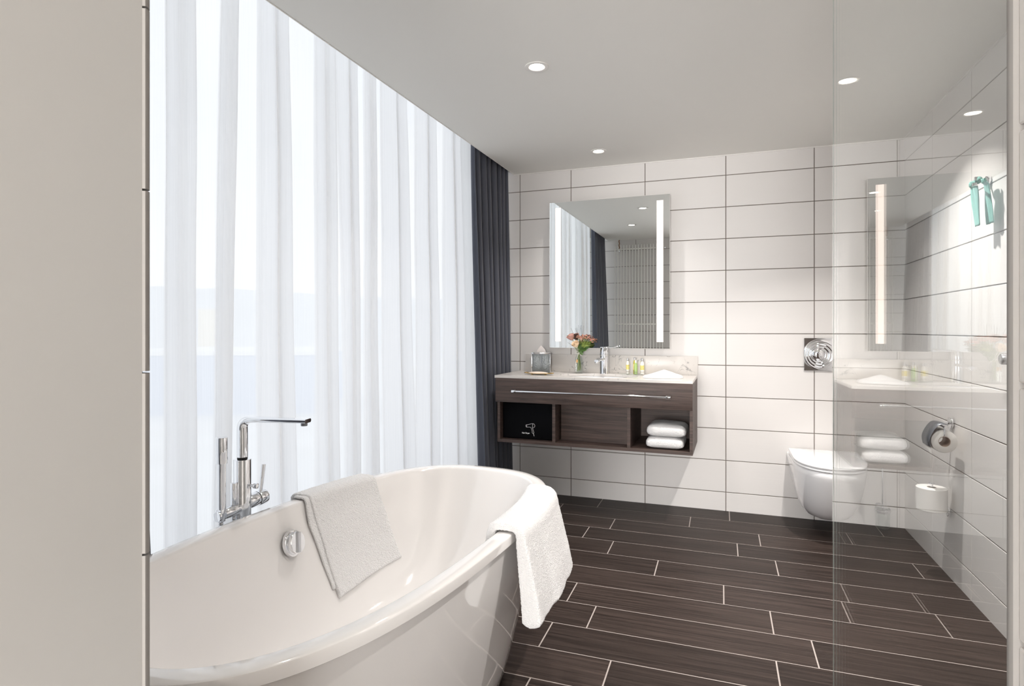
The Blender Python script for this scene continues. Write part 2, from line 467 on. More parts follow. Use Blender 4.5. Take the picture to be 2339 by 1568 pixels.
# ceiling: flat slab, recess for the curtain tracks along the window
def ce(y): return -0.4155 + 0.0179 * y
mb = MB()
ys = [0.0, -3.46]
mb.prism([(ce(0), 0.06), (XR + 0.06, 0.06), (XR + 0.06, -3.45), (ce(-3.45), -3.45)], 2, H, H + 0.05)
mb.prism([(-0.9, 0.06), (ce(0) + 0.02, 0.06), (ce(-3.45) + 0.02, -3.45), (-0.9, -3.45)], 2, H + 0.60, H + 0.64)
mb.prism([(ce(0), 0.06), (ce(0) + 0.02, 0.06), (ce(-3.45) + 0.02, -3.45), (ce(-3.45), -3.45)], 2, H + 0.05, H + 0.60)
mb.box((-0.9, -8.3, H), (XR + 0.06, -3.45, H + 0.05))
struct(build('ceiling', mb, 'ceiling_paint', smooth=0), 'matt grey white ceiling')
mb = MB(); mb.box((ce(0), -0.006, H - 0.006), (XR, 0.0, H)); mb.box((XR - 0.006, -3.37, H - 0.006), (XR, -0.006, H))
struct(build('trim_3', mb, 'white_trim', smooth=0), 'white joint between wall tiles and ceiling')
mb = MB(); mb.prism([(ce(0) - 0.0, 0.0), (ce(0) + 0.004, 0.0), (ce(-3.45) + 0.004, -3.45), (ce(-3.45), -3.45)], 2, H - 0.002, H + 0.003)
struct(build('trim_4', mb, 'white_trim', smooth=0), 'white edge of the ceiling along the curtain recess')
# rear room behind the camera, its end wall opened for the added fill light
mb = MB(); mb.box((-0.83, -8.36, 0), (XR + 0.06, -8.3, 0.34)); mb.box((-0.83, -8.36, 2.16), (XR + 0.06, -8.3, H))
mb.box((-0.83, -8.36, .34), (-0.61, -8.3, 2.16)); mb.box((1.81, -8.36, .34), (XR + 0.06, -8.3, 2.16))
struct(build('wall_rear', mb, 'plaster', smooth=0))
mb = MB(); mb.box((-0.89, -8.3, 0), (-0.83, -4.39, H)); mb.box((XR, -8.3, 0), (XR + 0.06, -4.39, H))
struct(build('wall_side', mb, 'plaster', smooth=0))
# window wall
mb = MB(); mb.box((-0.9, -3.46, H + 0.56), (-0.83, 0.06, H + 0.64)); mb.box((-0.9, -0.03, 0), (-0.83, 0.06, H + 0.56)); mb.box((-0.9, -4.39, 0), (-0.83, -3.43, H + 0.56))
mb.box((-0.9, 0.004, H), (ce(0) + .02, 0.06, H + 0.6)); mb.box((-0.9, -3.52, H), (ce(-3.45) + .02, -3.452, H + 0.6))
struct(build('wall_left', mb, 'plaster', smooth=0))
win = bpy.data.objects.new('window_1', None); col.objects.link(win); struct(win, 'full height window behind the curtains')
mb = MB(); mb.box((-0.872, -3.43, 0.05), (-0.866, -0.03, H + 0.56)); build('pane', mb, 'window_glass', win, smooth=0)
mb = MB()
mb.box((-0.89, -3.43, 0.0), (-0.84, -0.03, 0.05)); mb.box((-0.89, -0.08, 0.05), (-0.84, -0.03, H + 0.56)); mb.box((-0.89, -3.43, 0.05), (-0.84, -3.38, H + 0.56))
build('window_frame', mb, 'window_frame', win, smooth=0)

# floor: wood-look planks with pale grout
def floor_build():
    rows = [0, .195, .387, .577, .763, .952, 1.143, 1.337, 1.53, 1.72, 1.908, 2.097]
    while rows[-1] < 6.2: rows.append(rows[-1] + .1905)
    joints = [.22, -.003, .369, .252, .424, -.122, .182, .358, .484, .35, -.188, .38]
    rnd = random.Random(3)
    while len(joints) < len(rows): joints.append(rnd.uniform(-.3, .5))
    me_v, me_f, mi, val = [], [], [], []
    g = 0.0020; b = 0.0008
    for i in range(len(rows) - 1):
        y1, y0 = -rows[i] - g, -rows[i + 1] + g
        if i == 0: y1 = 0.0
        xs = [joints[i] + .8 * k for k in range(-4, 6)]
        xs = [-0.83] + [x for x in xs if -0.81 < x < XR - 0.02] + [XR]
        for a, c in zip(xs[:-1], xs[1:]):
            x0, x1 = (a + g if a > -.82 else a), (c - g if c < XR - .001 else c)
            n = len(me_v)
            me_v += [(x0, y0, -.002), (x1, y0, -.002), (x1, y1, -.002), (x0, y1, -.002), (x0 + b, y0 + b, 0), (x1 - b, y0 + b, 0), (x1 - b, y1 - b, 0), (x0 + b, y1 - b, 0)]
            me_f += [(n + 4, n + 5, n + 6, n + 7)] + [(n + k, n + (k + 1) % 4, n + 4 + (k + 1) % 4, n + 4 + k) for k in range(4)]
            v = rnd.random(); val += [v] * 5; mi += [0] * 5
    n = len(me_v)
    me_v += [(-0.83, -8.3, -.0008), (XR, -8.3, -.0008), (XR, 0, -.0008), (-0.83, 0, -.0008), (-0.83, -8.3, -.06), (XR, -8.3, -.06), (XR, 0, -.06), (-0.83, 0, -.06)]
    me_f += [(n, n + 1, n + 2, n + 3), (n + 7, n + 6, n + 5, n + 4)] + [(n + k, n + 4 + k, n + 4 + (k + 1) % 4, n + (k + 1) % 4) for k in range(4)]
    val += [0] * 6; mi += [1] * 6
    me = bpy.data.meshes.new('floor'); me.from_pydata(me_v, [], me_f)
    me.materials.append(M['floor_plank']); me.materials.append(M['floor_grout'])
    at = me.attributes.new('plank', 'FLOAT', 'FACE')
    for k, p in enumerate(me.polygons): p.material_index = mi[k]; at.data[k].value = val[k]
    o = bpy.data.objects.new('floor', me); col.objects.link(o); struct(o, 'dark wood look tile floor with pale joints')
floor_build()

# ------------------------------------------------------------------ outside
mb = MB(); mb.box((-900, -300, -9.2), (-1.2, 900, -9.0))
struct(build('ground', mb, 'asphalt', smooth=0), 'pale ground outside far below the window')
mb = MB()
def hillf(u, v):
    ang = -0.35 + u * 1.9     # bearing from the window, west over north
    top = 27 + 6 * noise.noise(Vector((u * 6, 0, 3))) + 3 * noise.noise(Vector((u * 25, 1, 3)))
    r = 330 + 200 * v
    z = -9 + (top + 9) * math.sin(min(1, v * 1.6) * PI / 2)
    return (-math.cos(ang) * r, math.sin(ang) * r, z)
mb.grid(hillf, 90, 10)
o = build('wooded_ridge', mb, 'hill_haze', smooth=60); struct(o, 'hazy ridge beyond the window')
def bldg(name, label, A, B, depth, z0, z1, wm, rm):
    A = Vector((A[0], A[1], 0)); B = Vector((B[0], B[1], 0)); d = (B - A).normalized(); n = Vector((-d.y, d.x, 0))
    if n.dot(A) < 0: n = -n
    t = thing(name, label, 'building', (A.x, A.y, z0))
    P = [Vector((0, 0, 0)), B - A, B - A + n * depth, n * depth]
    m1 = MB(); m1.prism([(p.x, p.y) for p in P], 2, 0, z1 - z0); build('wall', m1, wm, t, smooth=0)
    c = sum(P, Vector()) / 4
    m2 = MB(); m2.prism([((p - c).x * 1.015 + c.x, (p - c).y * 1.015 + c.y) for p in P], 2, z1 - z0, z1 - z0 + 0.5); build('roof', m2, rm, t, smooth=0)
    return t
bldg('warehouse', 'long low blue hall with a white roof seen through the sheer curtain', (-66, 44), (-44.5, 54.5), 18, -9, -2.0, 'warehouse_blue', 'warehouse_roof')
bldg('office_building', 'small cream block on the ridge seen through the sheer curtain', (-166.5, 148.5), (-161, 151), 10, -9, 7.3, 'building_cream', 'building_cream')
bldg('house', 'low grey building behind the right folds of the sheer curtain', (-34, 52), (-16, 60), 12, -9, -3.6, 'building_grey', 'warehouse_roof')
# ------------------------------------------------------------------ sheer curtain
# each band (y0, y1) is an S-shaped pleat: the cloth folds back over itself there
TOPB = [(-2.66, -2.582), (-2.455, -2.413), (-2.299, -2.174), (-1.992, -1.897), (-1.859, -1.74), (-1.649, -1.595), (-1.513, -1.309), (-1.181, -0.98), (-0.842, -0.66)]
BOTB = [(-2.668, -2.591), (-2.504, -2.473), (-2.31, -2.137), (-1.994, -1.881), (-1.78, -1.728), (-1.653, -1.589), (-1.491, -1.227), (-1.176, -0.946), (-0.862, -0.571)]
def sheer_path(B, x0, y_start, y_end, amp):
    pts = []
    prev = y_start
    for i, (a, b) in enumerate(B):
        nxt = B[i + 1][0] if i + 1 < len(B) else y_end
        n = 5
        for k in range(n):
            t = k / n
            pts.append((x0 - amp * .6 + amp * 0.5 * math.sin(t * PI), prev + (b - prev) * t))
        # front layer reaches b, turns back to a, turns forward again
        pts += [(x0 + amp * .75, b - (b - a) * .5), (x0 + amp * .85, b - (b - a) * .12), (x0 + amp * .6, b), (x0 + amp * .35, b - (b - a) * .12),
                (x0 + amp * .12, b - (b - a) * .5), (x0 - amp * .08, a + (b - a) * .12), (x0 - amp * .3, a), (x0 - amp * .55, a + (b - a) * .1), (x0 - amp * .62, b - (b - a) * .3)]
        prev = b + (nxt - b) * .12
    for k in range(7):
        t = k / 6; pts.append((x0 - amp * .6 + amp * .5 * math.sin(t * PI * 2), prev + (y_end - prev) * t))
    return pts
def smooth_path(pts, n):
    out = []
    m = len(pts)
    for i in range(m - 1):
        p0 = pts[max(i - 1, 0)]; p1 = pts[i]; p2 = pts[i + 1]; p3 = pts[min(i + 2, m - 1)]
        for k in range(n):
            t = k / n
            q = []
            for c in (0, 1):
                q.append(0.5 * ((2 * p1[c]) + (-p0[c] + p2[c]) * t + (2 * p0[c] - 5 * p1[c] + 4 * p2[c] - p3[c]) * t * t + (-p0[c] + 3 * p1[c] - 3 * p2[c] + p3[c]) * t ** 3))
            out.append(q)
    out.append(list(pts[-1]))
    return out
tp = smooth_path(sheer_path(TOPB, -0.55, -2.86, -0.40, 0.030), 3)
bt = smooth_path(sheer_path(BOTB, -0.54, -2.88, -0.25, 0.040), 3)
mb = MB(); NR = 30
rows = []
for j in range(NR + 1):
    t = j / NR; z = H + 0.545 - t * (H + 0.525); e = max(0, (H - z) / H) ** 0.8
    row = []
    for i, (p, q) in enumerate(zip(tp, bt)):
        wv = 0.006 * noise.noise(Vector((i * .05, z * 1.3, 0))) * min(1, e * 3)
        row.append((p[0] + (q[0] - p[0]) * e + wv * .6, p[1] + (q[1] - p[1]) * e + wv, z))
    rows.append(row)
mb.loft(rows, wrap=False)
o = build('sheer_curtain', mb, 'sheer', smooth=180, recalc=False)
tag(o, 'white sheer floor length curtain across the window beside the bathtub', 'curtain')

def dark_curtain(label, yt0, yt1, yb0, yb1, xt0, xt1, xb0, xb1, folds, seed):
    mb = MB(); NR = 24; n = folds * 16
    rows = []
    rr = random.Random(seed); ph = [rr.uniform(.75, 1.25) for _ in range(folds + 1)]; am = [rr.uniform(.75, 1.15) for _ in range(folds + 1)]
    cum = [0]
    for f_ in ph[:folds]: cum.append(cum[-1] + f_)
    for j in range(NR + 1):
        t = j / NR; z = H + 0.545 - t * (H + 0.525); t = max(0, (H - z) / H)
        row = []
        for i in range(n + 1):
            s_ = i / n; fi = min(int(s_ * folds), folds - 1); fr = s_ * folds - fi
            u = (cum[fi] + fr * ph[fi]) / cum[-1]
            y = (yt0 + (yt1 - yt0) * u) * (1 - t) + (yb0 + (yb1 - yb0) * u) * t
            x = (xt0 + (xt1 - xt0) * u) * (1 - t) + (xb0 + (xb1 - xb0) * u) * t
            a = (0.024 + 0.012 * t) * am[fi]
            x += a * math.cos(fr * 2 * PI) ; y += 0.35 * a * math.sin(fr * 4 * PI)
            x += 0.005 * noise.noise(Vector((i * .15, z, seed)))
            row.append((x, y, z))
        rows.append(row)
    mb.loft(rows, wrap=False)
    o = build('blackout_curtain', mb, 'curtain_dark', smooth=180, recalc=False)
    md = o.modifiers.new('thickness', 'SOLIDIFY'); md.thickness = 0.002
    tag(o, label, 'curtain')
dark_curtain('dark slate blue curtain gathered at the far end beside the washstand', -0.53, -0.045, -0.47, -0.045, -0.515, -0.468, -0.468, -0.445, 7, 3)
dark_curtain('dark curtain gathered at the near end, visible only in the mirror', -3.30, -2.84, -3.30, -2.78, -0.52, -0.53, -0.45, -0.47, 7, 5)
mb = MB(); mb.box((-0.55, -3.40, H + 0.545), (-0.51, -0.03, H + 0.60))
tag(build('curtain_track', mb, 'white_trim', smooth=0), 'white track carrying the curtains in the ceiling recess', 'curtain track')

# ------------------------------------------------------------------ bathtub
TUB = dict(cx=.018, cy=-2.474, a=.402, b=.788, n=2.7, th=-.073, z=.58)
def tubpt(t, ia, ib, z):
    a, b, n, th = TUB['a'] - ia, TUB['b'] - ib, TUB['n'], TUB['th']
    c, s = math.cos(t), math.sin(t)
    x = a * math.copysign(abs(c) ** (2 / n), c); y = b * math.copysign(abs(s) ** (2 / n), s)
    return (TUB['cx'] + x * math.cos(th) - y * math.sin(th), TUB['cy'] + x * math.sin(th) + y * math.cos(th), z)
def tubside(yl, side, ins, z):
    """point on the long side at local y, inset ins"""
    a, b, n, th = TUB['a'] - ins, TUB['b'] - ins, TUB['n'], TUB['th']
    q = min(abs(yl / b), 0.9999)
    x = side * a * (1 - q ** n) ** (1 / n)
    return Vector((TUB['cx'] + x * math.cos(th) - yl * math.sin(th), TUB['cy'] + x * math.sin(th) + yl * math.cos(th), z))
INNER = [(.041, .5805), (.0455, .5785), (.049, .572), (.060, .52), (.082, .45), (.10, .37), (.125, .28), (.155, .20), (.185, .16), (.22, .145), (.30, .138)]
t = thing('bathtub', 'white oval freestanding bathtub filling the foreground', 'bathtub', (0, 0, 0))
mb = MB()
prof = [(.150, .30, .0), (.118, .265, .012), (.100, .240, .045), (.088, .205, .10), (.066, .145, .22), (.045, .09, .34), (.026, .045, .46), (.018, .025, .53), (.015, .018, .548), (.003, .003, .5505), (0, 0, .553), (0, 0, .575), (.0012, .0012, .5785), (.0045, .0045, .5805), (.022, .022, .5812)]
prof += [(i_, i_ * (1 + 0.9 * max(0, (.56 - z_)) / .42), z_) for i_, z_ in INNER] + [(.36, .60, .136), (.401, .78, .135)]
NT = 160
mb.loft([[tubpt(2 * PI * k / NT, ia, ib, z) for k in range(NT)] for ia, ib, z in prof])
mb.add([tubpt(2 * PI * k / NT, .15, .30, 0) for k in range(NT)], [tuple(range(NT))])
build('tub_shell', mb, 'enamel', t, smooth=40)
# overflow cover on the window side
def ov():
    c = tubside(0.018, -1, .081, .474)
    nrm = Vector((0.965, 0.07, 0.25)).normalized()
    c = c + nrm * 0.004
    m1 = MB(); m1.lathe([(0, 0), (.040, 0), (.040, .010), (.037, .012), (0, .012)], c - nrm * .006, nrm, 40); a = build('overflow_ring', m1, 'chrome', t)
    m1 = MB(); m1.lathe([(0, .012), (.033, .012), (.034, .016), (.034, .026), (.0325, .028), (0, .028)], c - nrm * .006, nrm, 40); b = build('overflow_knob', m1, 'chrome', t)
    up = (Vector((0.05, 0.30, 0.95)) - nrm * Vector((0.05, 0.30, 0.95)).dot(nrm)).normalized(); sd = nrm.cross(up)
    m1 = MB(); m1.box((-.007, -.031, 0), (.007, .031, .006), .001)
    mt = Matrix((sd, up, nrm)).transposed().to_4x4(); mt.translation = c + nrm * .021
    m1.xf(mt); build('grip_bar', m1, 'brushed_steel', b)
ov()
mb = MB(); mb.lathe([(0, 0), (.028, 0), (.030, .003), (0, .006)], (0.03, -2.35, .137)); build('drain_cap', mb, 'chrome', t)

# ------------------------------------------------------------------ towels
def terry(p, amp=.0018, sc_=240):
    return amp * (noise.noise(p * sc_) + .5 * noise.noise(p * sc_ * 2.1))
def drape(name, label, side, y0, y1, path, thick, nu, wave, group=None, skew=None, grow=None):
    """path: list of (inset, z) from the outer hem over the rim to the inner hem; cloth lies above it"""
    # resample
    P = [Vector(p) for p in path]
    P = [Vector(q) for q in smooth_path([(p[0], p[1]) for p in P], 6)]
    L = [0]
    for a, b in zip(P[:-1], P[1:]): L.append(L[-1] + (b - a).length)
    nv = int(L[-1] / .0035)
    Q = []
    for k in range(nv + 1):
        s_ = L[-1] * k / nv; i = 0
        while i < len(L) - 2 and L[i + 1] < s_: i += 1
        f_ = (s_ - L[i]) / max(1e-9, L[i + 1] - L[i]); Q.append(P[i].lerp(P[i + 1], f_))
    loop = []
    def nrm(k):
        d = Q[min(k + 1, nv)] - Q[max(k - 1, 0)]; d.normalize()
        return Vector((-d.y, d.x))     # outside of the path (away from tub wall)
    h = thick
    for k in range(nv + 1): loop.append((k, .0015, k / nv))
    for k in range(1, 6): a = k / 6 * PI; loop.append((nv, h / 2 - h / 2 * math.cos(a), 1 + math.sin(a) * h * .6 / L[-1]))
    for k in range(nv, -1, -1): loop.append((k, h, k / nv))
    for k in range(1, 6): a = k / 6 * PI; loop.append((0, h / 2 + h / 2 * math.cos(a), -math.sin(a) * h * .6 / L[-1]))
    rows = []
    for i in range(-3, nu + 4):
        u = min(max(i / nu, 0), 1)
        e = 1.0
        if i < 0: e = [.55, .8, .94][i + 3]
        if i > nu: e = [.94, .8, .55][i - nu - 1]
        row = []
        for (k, off, v) in loop:
            q = Q[k]; n_ = nrm(k); vv = min(max(v, 0), 1)
            d = (Q[min(k + 1, nv)] - Q[max(k - 1, 0)]).normalized() * ((v - vv) * L[-1])
            off2 = (h / 2 + (off - h / 2) * e) * (grow(u, vv) if grow else 1)
            if grow and off > h / 2: off2 += .0009 * (grow(u, vv) - 1) * math.sin(u * 34 + 1) * e
            w_ = wave(u, vv)
            yl = y0 + (y1 - y0) * u + (skew(u, vv) if skew else 0)
            if i < 0: yl -= (1 - e) * 0 + .0015 * (-i)
            if i > nu: yl += .0015 * (i - nu)
            ins = q.x + d.x + n_.x * off2; z = q.y + d.y + n_.y * off2
            ins += w_[0]; z += w_[1]
            p = tubside(yl, side, ins, z)
            t_ = terry(p)
            p = p + Vector((side * -n_.x, 0, n_.y)) * (t_ if off > h / 2 else -t_)
            row.append(p)
        rows.append(row)
    mb = MB(); mb.loft(rows, wrap=True)
    m_ = len(loop); n = len(mb.v)
    mb.f.append(tuple(range(m_))); mb.fm.append(0)
    mb.f.append(tuple(range(n - m_, n))); mb.fm.append(0)
    o = build(name, mb, 'towel', smooth=180, loc=tubside((y0 + y1) / 2, side, .02, .6))
    tag(o, label, 'towel', group)
    return o
# note: side -1 is the window side; inset grows towards the tub centre
inner_path = [(.041, .5835), (.049, .581), (.053, .570), (.0625, .52), (.082, .45), (.10, .37), (.118, .305), (.131, .262)]
tw1 = drape('bath_towel', 'folded white bath towel hanging inside the tub over its window side rim', -1, .12, .42,
      [(-.006, .36), (-.006, .45), (-.006, .54), (-.007, .575), (.004, .5835)] + inner_path, .014, 110,
      lambda u, v: (0.006 * max(0, v - .6) * math.sin(u * 5 + 1), (.035 * (u - .15) * max(0, v - .45) / .55 if v > .45 else 0)),
      skew=lambda u, v: .085 * max(0, v - .4) - .02 * max(0, v - .4) * u)
tw2 = drape('under_fold', '', -1, .108, .19,
      [(.01, .5835)] + inner_path[:-1] + [(.122, .285)], .009, 30,
      lambda u, v: (-0.000, 0.0), skew=lambda u, v: .075 * max(0, v - .35))
tw2.parent = tw1; tw2.location = tw2.location - tw1.location
for k_ in ('label', 'category'):
    if k_ in tw2: del tw2[k_]
def wave2(u, v):
    hang = max(0, (.42 - v) / .42)
    return (-.003 * hang * math.sin(u * 15 + 1.2) - .030 * hang * u - .010 * hang * (1 - u), .0)
drape('bath_towel', 'folded white bath towel hanging over the far right rim outside the tub', 1, .10, .505,
      [(-.012, .345), (-.012, .40), (-.010, .45), (-.008, .54), (-.008, .573), (.003, .5835)] + inner_path[:6] + [(.112, .34)], .026, 130, wave2,
      skew=lambda u, v: (.05 * max(0, (.42 - v) / .42) * u) - .10 * max(0, v - .62) * (1 - u), grow=lambda u, v: 1 + (1.25 - .6 * u) * max(0, (.44 - v) / .44) ** .7)

# ------------------------------------------------------------------ bath mixer (floor standing)
MX, MY = -0.462, -2.468
t = thing('bath_mixer', 'chrome floor standing bath tap behind the window side rim', 'tap', (MX, MY, 0))
mb = MB(); mb.lathe([(0, 0), (.045, 0), (.045, .012), (.03, .016), (.0, .016)]); build('floor_flange', mb, 'chrome', t)
mb = MB(); mb.cyl((0, 0, .016), (0, 0, .735), .0265, 40, bev=.0015); build('column', mb, 'chrome', t)
mb = MB()
mb.cyl((0, 0, .735), (0, 0, .742), .0155, 32); build('collar', mb, 'dark_rubber', t)
mb = MB()
# riser that bends into the flat spout: lofted rounded rectangle section
def rr(hw, hh, n=6):
    out = []
    r_ = min(hw, hh) * .98
    for cx_, cy_, a0 in ((hw - r_, hh - r_, 0), (-hw + r_, hh - r_, 90), (-hw + r_, -hh + r_, 180), (hw - r_, -hh + r_, 270)):
        for k in range(n + 1):
            a = R(a0 + 90 * k / n); out.append((cx_ + r_ * math.cos(a), cy_ + r_ * math.sin(a)))
    return out
rings = []
sdir = Vector((.985, .17, 0)).normalized(); ldir = Vector((0, 0, 1)).cross(sdir)
zc = .862; rb = .028
path = [((0, 0), 90)]
steps = [(Vector((0, 0, .742)), 0, .0165, .0165), (Vector((0, 0, .80)), 0, .0165, .0165), (Vector((0, 0, zc - rb)), 0, .0165, .0155)]
for k in range(1, 9):
    a = k / 8 * PI / 2
    steps.append((Vector((0, 0, zc - rb)) + sdir * (rb - rb * math.cos(a)) + Vector((0, 0, rb * math.sin(a))), a, .0165 + .0015 * k / 8, .0155 - .0055 * k / 8))
for d_, hw, hh in ((.06, .0185, .0085), (.12, .019, .0075), (.19, .0195, .0065), (.225, .0195, .006)):
    steps.append((Vector((0, 0, zc)) + sdir * d_, PI / 2, hw, hh))
for p, a, hw, hh in steps:
    tdir = Vector((0, 0, 1)) * math.cos(a) + sdir * math.sin(a)
    up = -sdir * math.cos(a) + Vector((0, 0, 1)) * math.sin(a)
    rings.append([p + ldir * x + up * y for x, y in rr(hw, hh)])
mb.loft(rings); m_ = len(rings[0]); mb.f.append(tuple(range(len(mb.v) - m_, len(mb.v)))); mb.fm.append(0); mb.f.append(tuple(range(m_))[::-1]); mb.fm.append(0)
sp = build('spout', mb, 'chrome', t, smooth=50)
mb = MB(); e = Vector((0, 0, zc - .006)) + sdir * .212; mb.cyl(e, e - Vector((0, 0, .010)), .010, 24, bev=.001); build('aerator', mb, 'gunmetal', sp)
mb = MB(); mb.cyl((0.026, .004, .652), (0.044, .006, .652), .0045, 16); mb.cyl((0.040, .0055, .652), (0.054, .007, .652), .0085, 24, bev=.002); build('diverter_knob', mb, 'chrome', t)
mb = MB(); mb.cyl((0, .018, .592), (0, .058, .592), .0235, 32, bev=.001); mb.cyl((0, .061, .592), (0, .094, .592), .0245, 32, bev=.002); cp = build('control_cartridge', mb, 'chrome', t)
mb = MB(); mb.cyl((0, .057, .592), (0, .062, .592), .0228, 32); build('joint_ring', mb, 'dark_rubber', cp)
mb = MB(); mb.tube([(0, .077, .610), (0.001, .080, .635), (.003, .088, .70)], [.0055, .0065, .0075], 20); build('lever', mb, 'chrome', cp)
mb = MB(); mb.cyl((0, -.018, .582), (0, -.078, .582), .0175, 32, bev=.001); mb.box((-.012, -.095, .562), (.012, -.078, .600), .003); hb = build('shower_holder', mb, 'chrome', t)
mb = MB(); mb.cyl((0, -.093, .580), (0, -.101, .580), .016, 28, bev=.002); build('holder_cap', mb, 'chrome', hb)
mb = MB(); mb.cyl((.001, -.036, .60), (.001, -.036, .668), .0095, 20, bev=.002); build('hose_connector', mb, 'chrome', t)
t = thing('hand_shower', 'slim chrome hand shower with steel hose standing in the bath tap holder', 'hand shower', (MX, MY - .085, .60))
mb = MB(); mb.cyl((0, .003, -.012), (0, .003, .138), .0125, 32); build('handle', mb, 'chrome', t)
mb = MB(); mb.cyl((0, .003, .138), (0, .003, .218), .0165, 32, bev=.0012); build('spray_head', mb, 'chrome', t)
mb = MB()
hp = [(0, 0, -.015), (0, 0, -.10), (0.0, .002, -.25), (0, .008, -.38), (0, .024, -.43), (0.0, .042, -.40), (0.001, .049, -.28), (0.001, .049, -.10), (.001, .049, .0)]
sp_ = smooth_path([(p[1], p[2]) for p in hp], 26)
mb.tube([(0.0, q[0], q[1]) for q in sp_], [.0062 if i % 2 else .0076 for i in range(len(sp_))], 14)
build('hose', mb, 'brushed_steel', t)

# ------------------------------------------------------------------ washstand
VR = -0.0187
V0 = (0, -0.001, 0)
t = thing('vanity_cabinet', 'dark oak wall hung washstand cabinet with three open niches', 'cabinet', V0, VR)
xl, xr, yf, zb, ztop = -.371, .829, -.452, .428, .8375
mb = MB()
mb.box((xl + .006, yf + .008, zb), (xr, -.002, zb + .020), .001)
mb.box((xl + .006, yf + .008, zb + .02), (xl + .024, -.002, ztop), .001)
mb.box((xr - .018, yf + .008, zb + .02), (xr, -.002, ztop), .001)
mb.box((xl + .024, yf + .05, .683), (xr - .018, -.002, .698))
mb.box((xl + .024, -.016, zb + .02), (xr - .018, -.004, .69))
build('carcass', mb, 'oak_dark', t, smooth=0)
for xd in (-.001, .458):
    mb = MB(); mb.box((xd, yf + .008, zb + .02), (xd + .020, -.004, .685), .001); build('divider', mb, 'oak_dark', t, smooth=0)
mb = MB(); mb.box((.028, -.345, zb + .02), (.455, -.335, .683)); build('back_panel', mb, 'oak_dark', t, smooth=0)
mb = MB(); mb.box((xl + .024, -.30, zb + .0205), (-.002, -.29, .683)); mb.box((xl + .0245, -.29, zb + .0205), (xl + .027, yf + .06, .683)); build('niche_lining', mb, 'black_board', t, smooth=0)
mb = MB(); mb.box((xl, yf - .012, .686), (xr, yf + .008, ztop), .001); dr = build('drawer_front', mb, 'oak_dark', t)
mb = MB(); mb.cyl((-.236, yf - .052, .760), (.703, yf - .052, .760), .0065, 20); hd = build('towel_rail', mb, 'chrome', dr)
for x in (-.232, .700):
    mb = MB(); s_ = 1 if x > 0 else -1
    mb.cyl((x - .014, yf - .052, .760), (x + .014, yf - .052, .760), .0095, 20, bev=.001); mb.cyl((x - s_ * .004, yf - .052, .762), (x - s_ * .004, yf - .011, .762), .007, 16)
    build('rail_post', mb, 'chrome', hd)
# countertop with upstand
ZT = .853
t = thing('countertop', 'speckled pale quartz worktop with a low upstand along the wall', 'worktop', V0, VR)
mb = MB()
sx_, sy_, sa, sb = .245, -.262, .245, .155
NS = 64
x0, x1, y0, y1 = -.377, .829, -.462, -.001
def border(k):
    a = 2 * PI * k / NS; c, s_ = math.cos(a), math.sin(a)
    tx = ((x1 if c > 0 else x0) - sx_) / c if abs(c) > 1e-9 else 1e9
    ty = ((y1 if s_ > 0 else y0) - sy_) / s_ if abs(s_) > 1e-9 else 1e9
    q = min(tx, ty); return (sx_ + c * q, sy_ + s_ * q)
def ell(k, f_=1.0): a = 2 * PI * k / NS; return (sx_ + sa * f_ * math.cos(a), sy_ + sb * f_ * math.sin(a))
zb_ = ZT - .0165
rg = [[(*border(k), zb_) for k in range(NS)], [(*border(k), ZT - .001) for k in range(NS)], [(border(k)[0] * .9985 + .00035, border(k)[1] * .997 - .0007, ZT) for k in range(NS)],
      [(*ell(k, 1.004), ZT) for k in range(NS)], [(*ell(k), ZT - .002) for k in range(NS)], [(*ell(k), zb_) for k in range(NS)]]
for c_ in ((x0, y0), (x1, y0), (x0, y1), (x1, y1)):     # square the corners exactly
    k = min(range(NS), key=lambda q: (border(q)[0] - c_[0]) ** 2 + (border(q)[1] - c_[1]) ** 2)
    for r_ in (0, 1, 2): rg[r_][k] = (c_[0], c_[1], rg[r_][k][2])
mb.loft(rg, closed=True)
build('worktop_slab', mb, 'quartz', t, smooth=30)
mb = MB(); mb.box((-.325, -.0175, ZT + .0005), (.833, -.001, .972), .001); build('upstand', mb, 'quartz', t)
t = thing('wash_basin', 'white oval undermounted wash basin set into the quartz worktop', 'basin', V0, VR)
mb = MB()
pr_ = [(1.04, zb_ - .001), (1.0, zb_ - .0015), (.97, zb_ - .02), (.90, zb_ - .07), (.75, zb_ - .11), (.5, zb_ - .13), (.12, zb_ - .138)]
pr2 = [(.12, zb_ - .144), (.5, zb_ - .136), (.77, zb_ - .116), (.93, zb_ - .07), (1.0, zb_ - .02), (1.04, zb_ - .007)]
mb.loft([[(*ell(k, f_), z) for k in range(NS)] for f_, z in pr_ + pr2], closed=True); build('bowl', mb, 'ceramic', t)
mb = MB(); mb.lathe([(0, 0), (.022, 0), (.022, .004), (0, .006)], (sx_, sy_, zb_ - .143)); build('drain', mb, 'chrome', t)
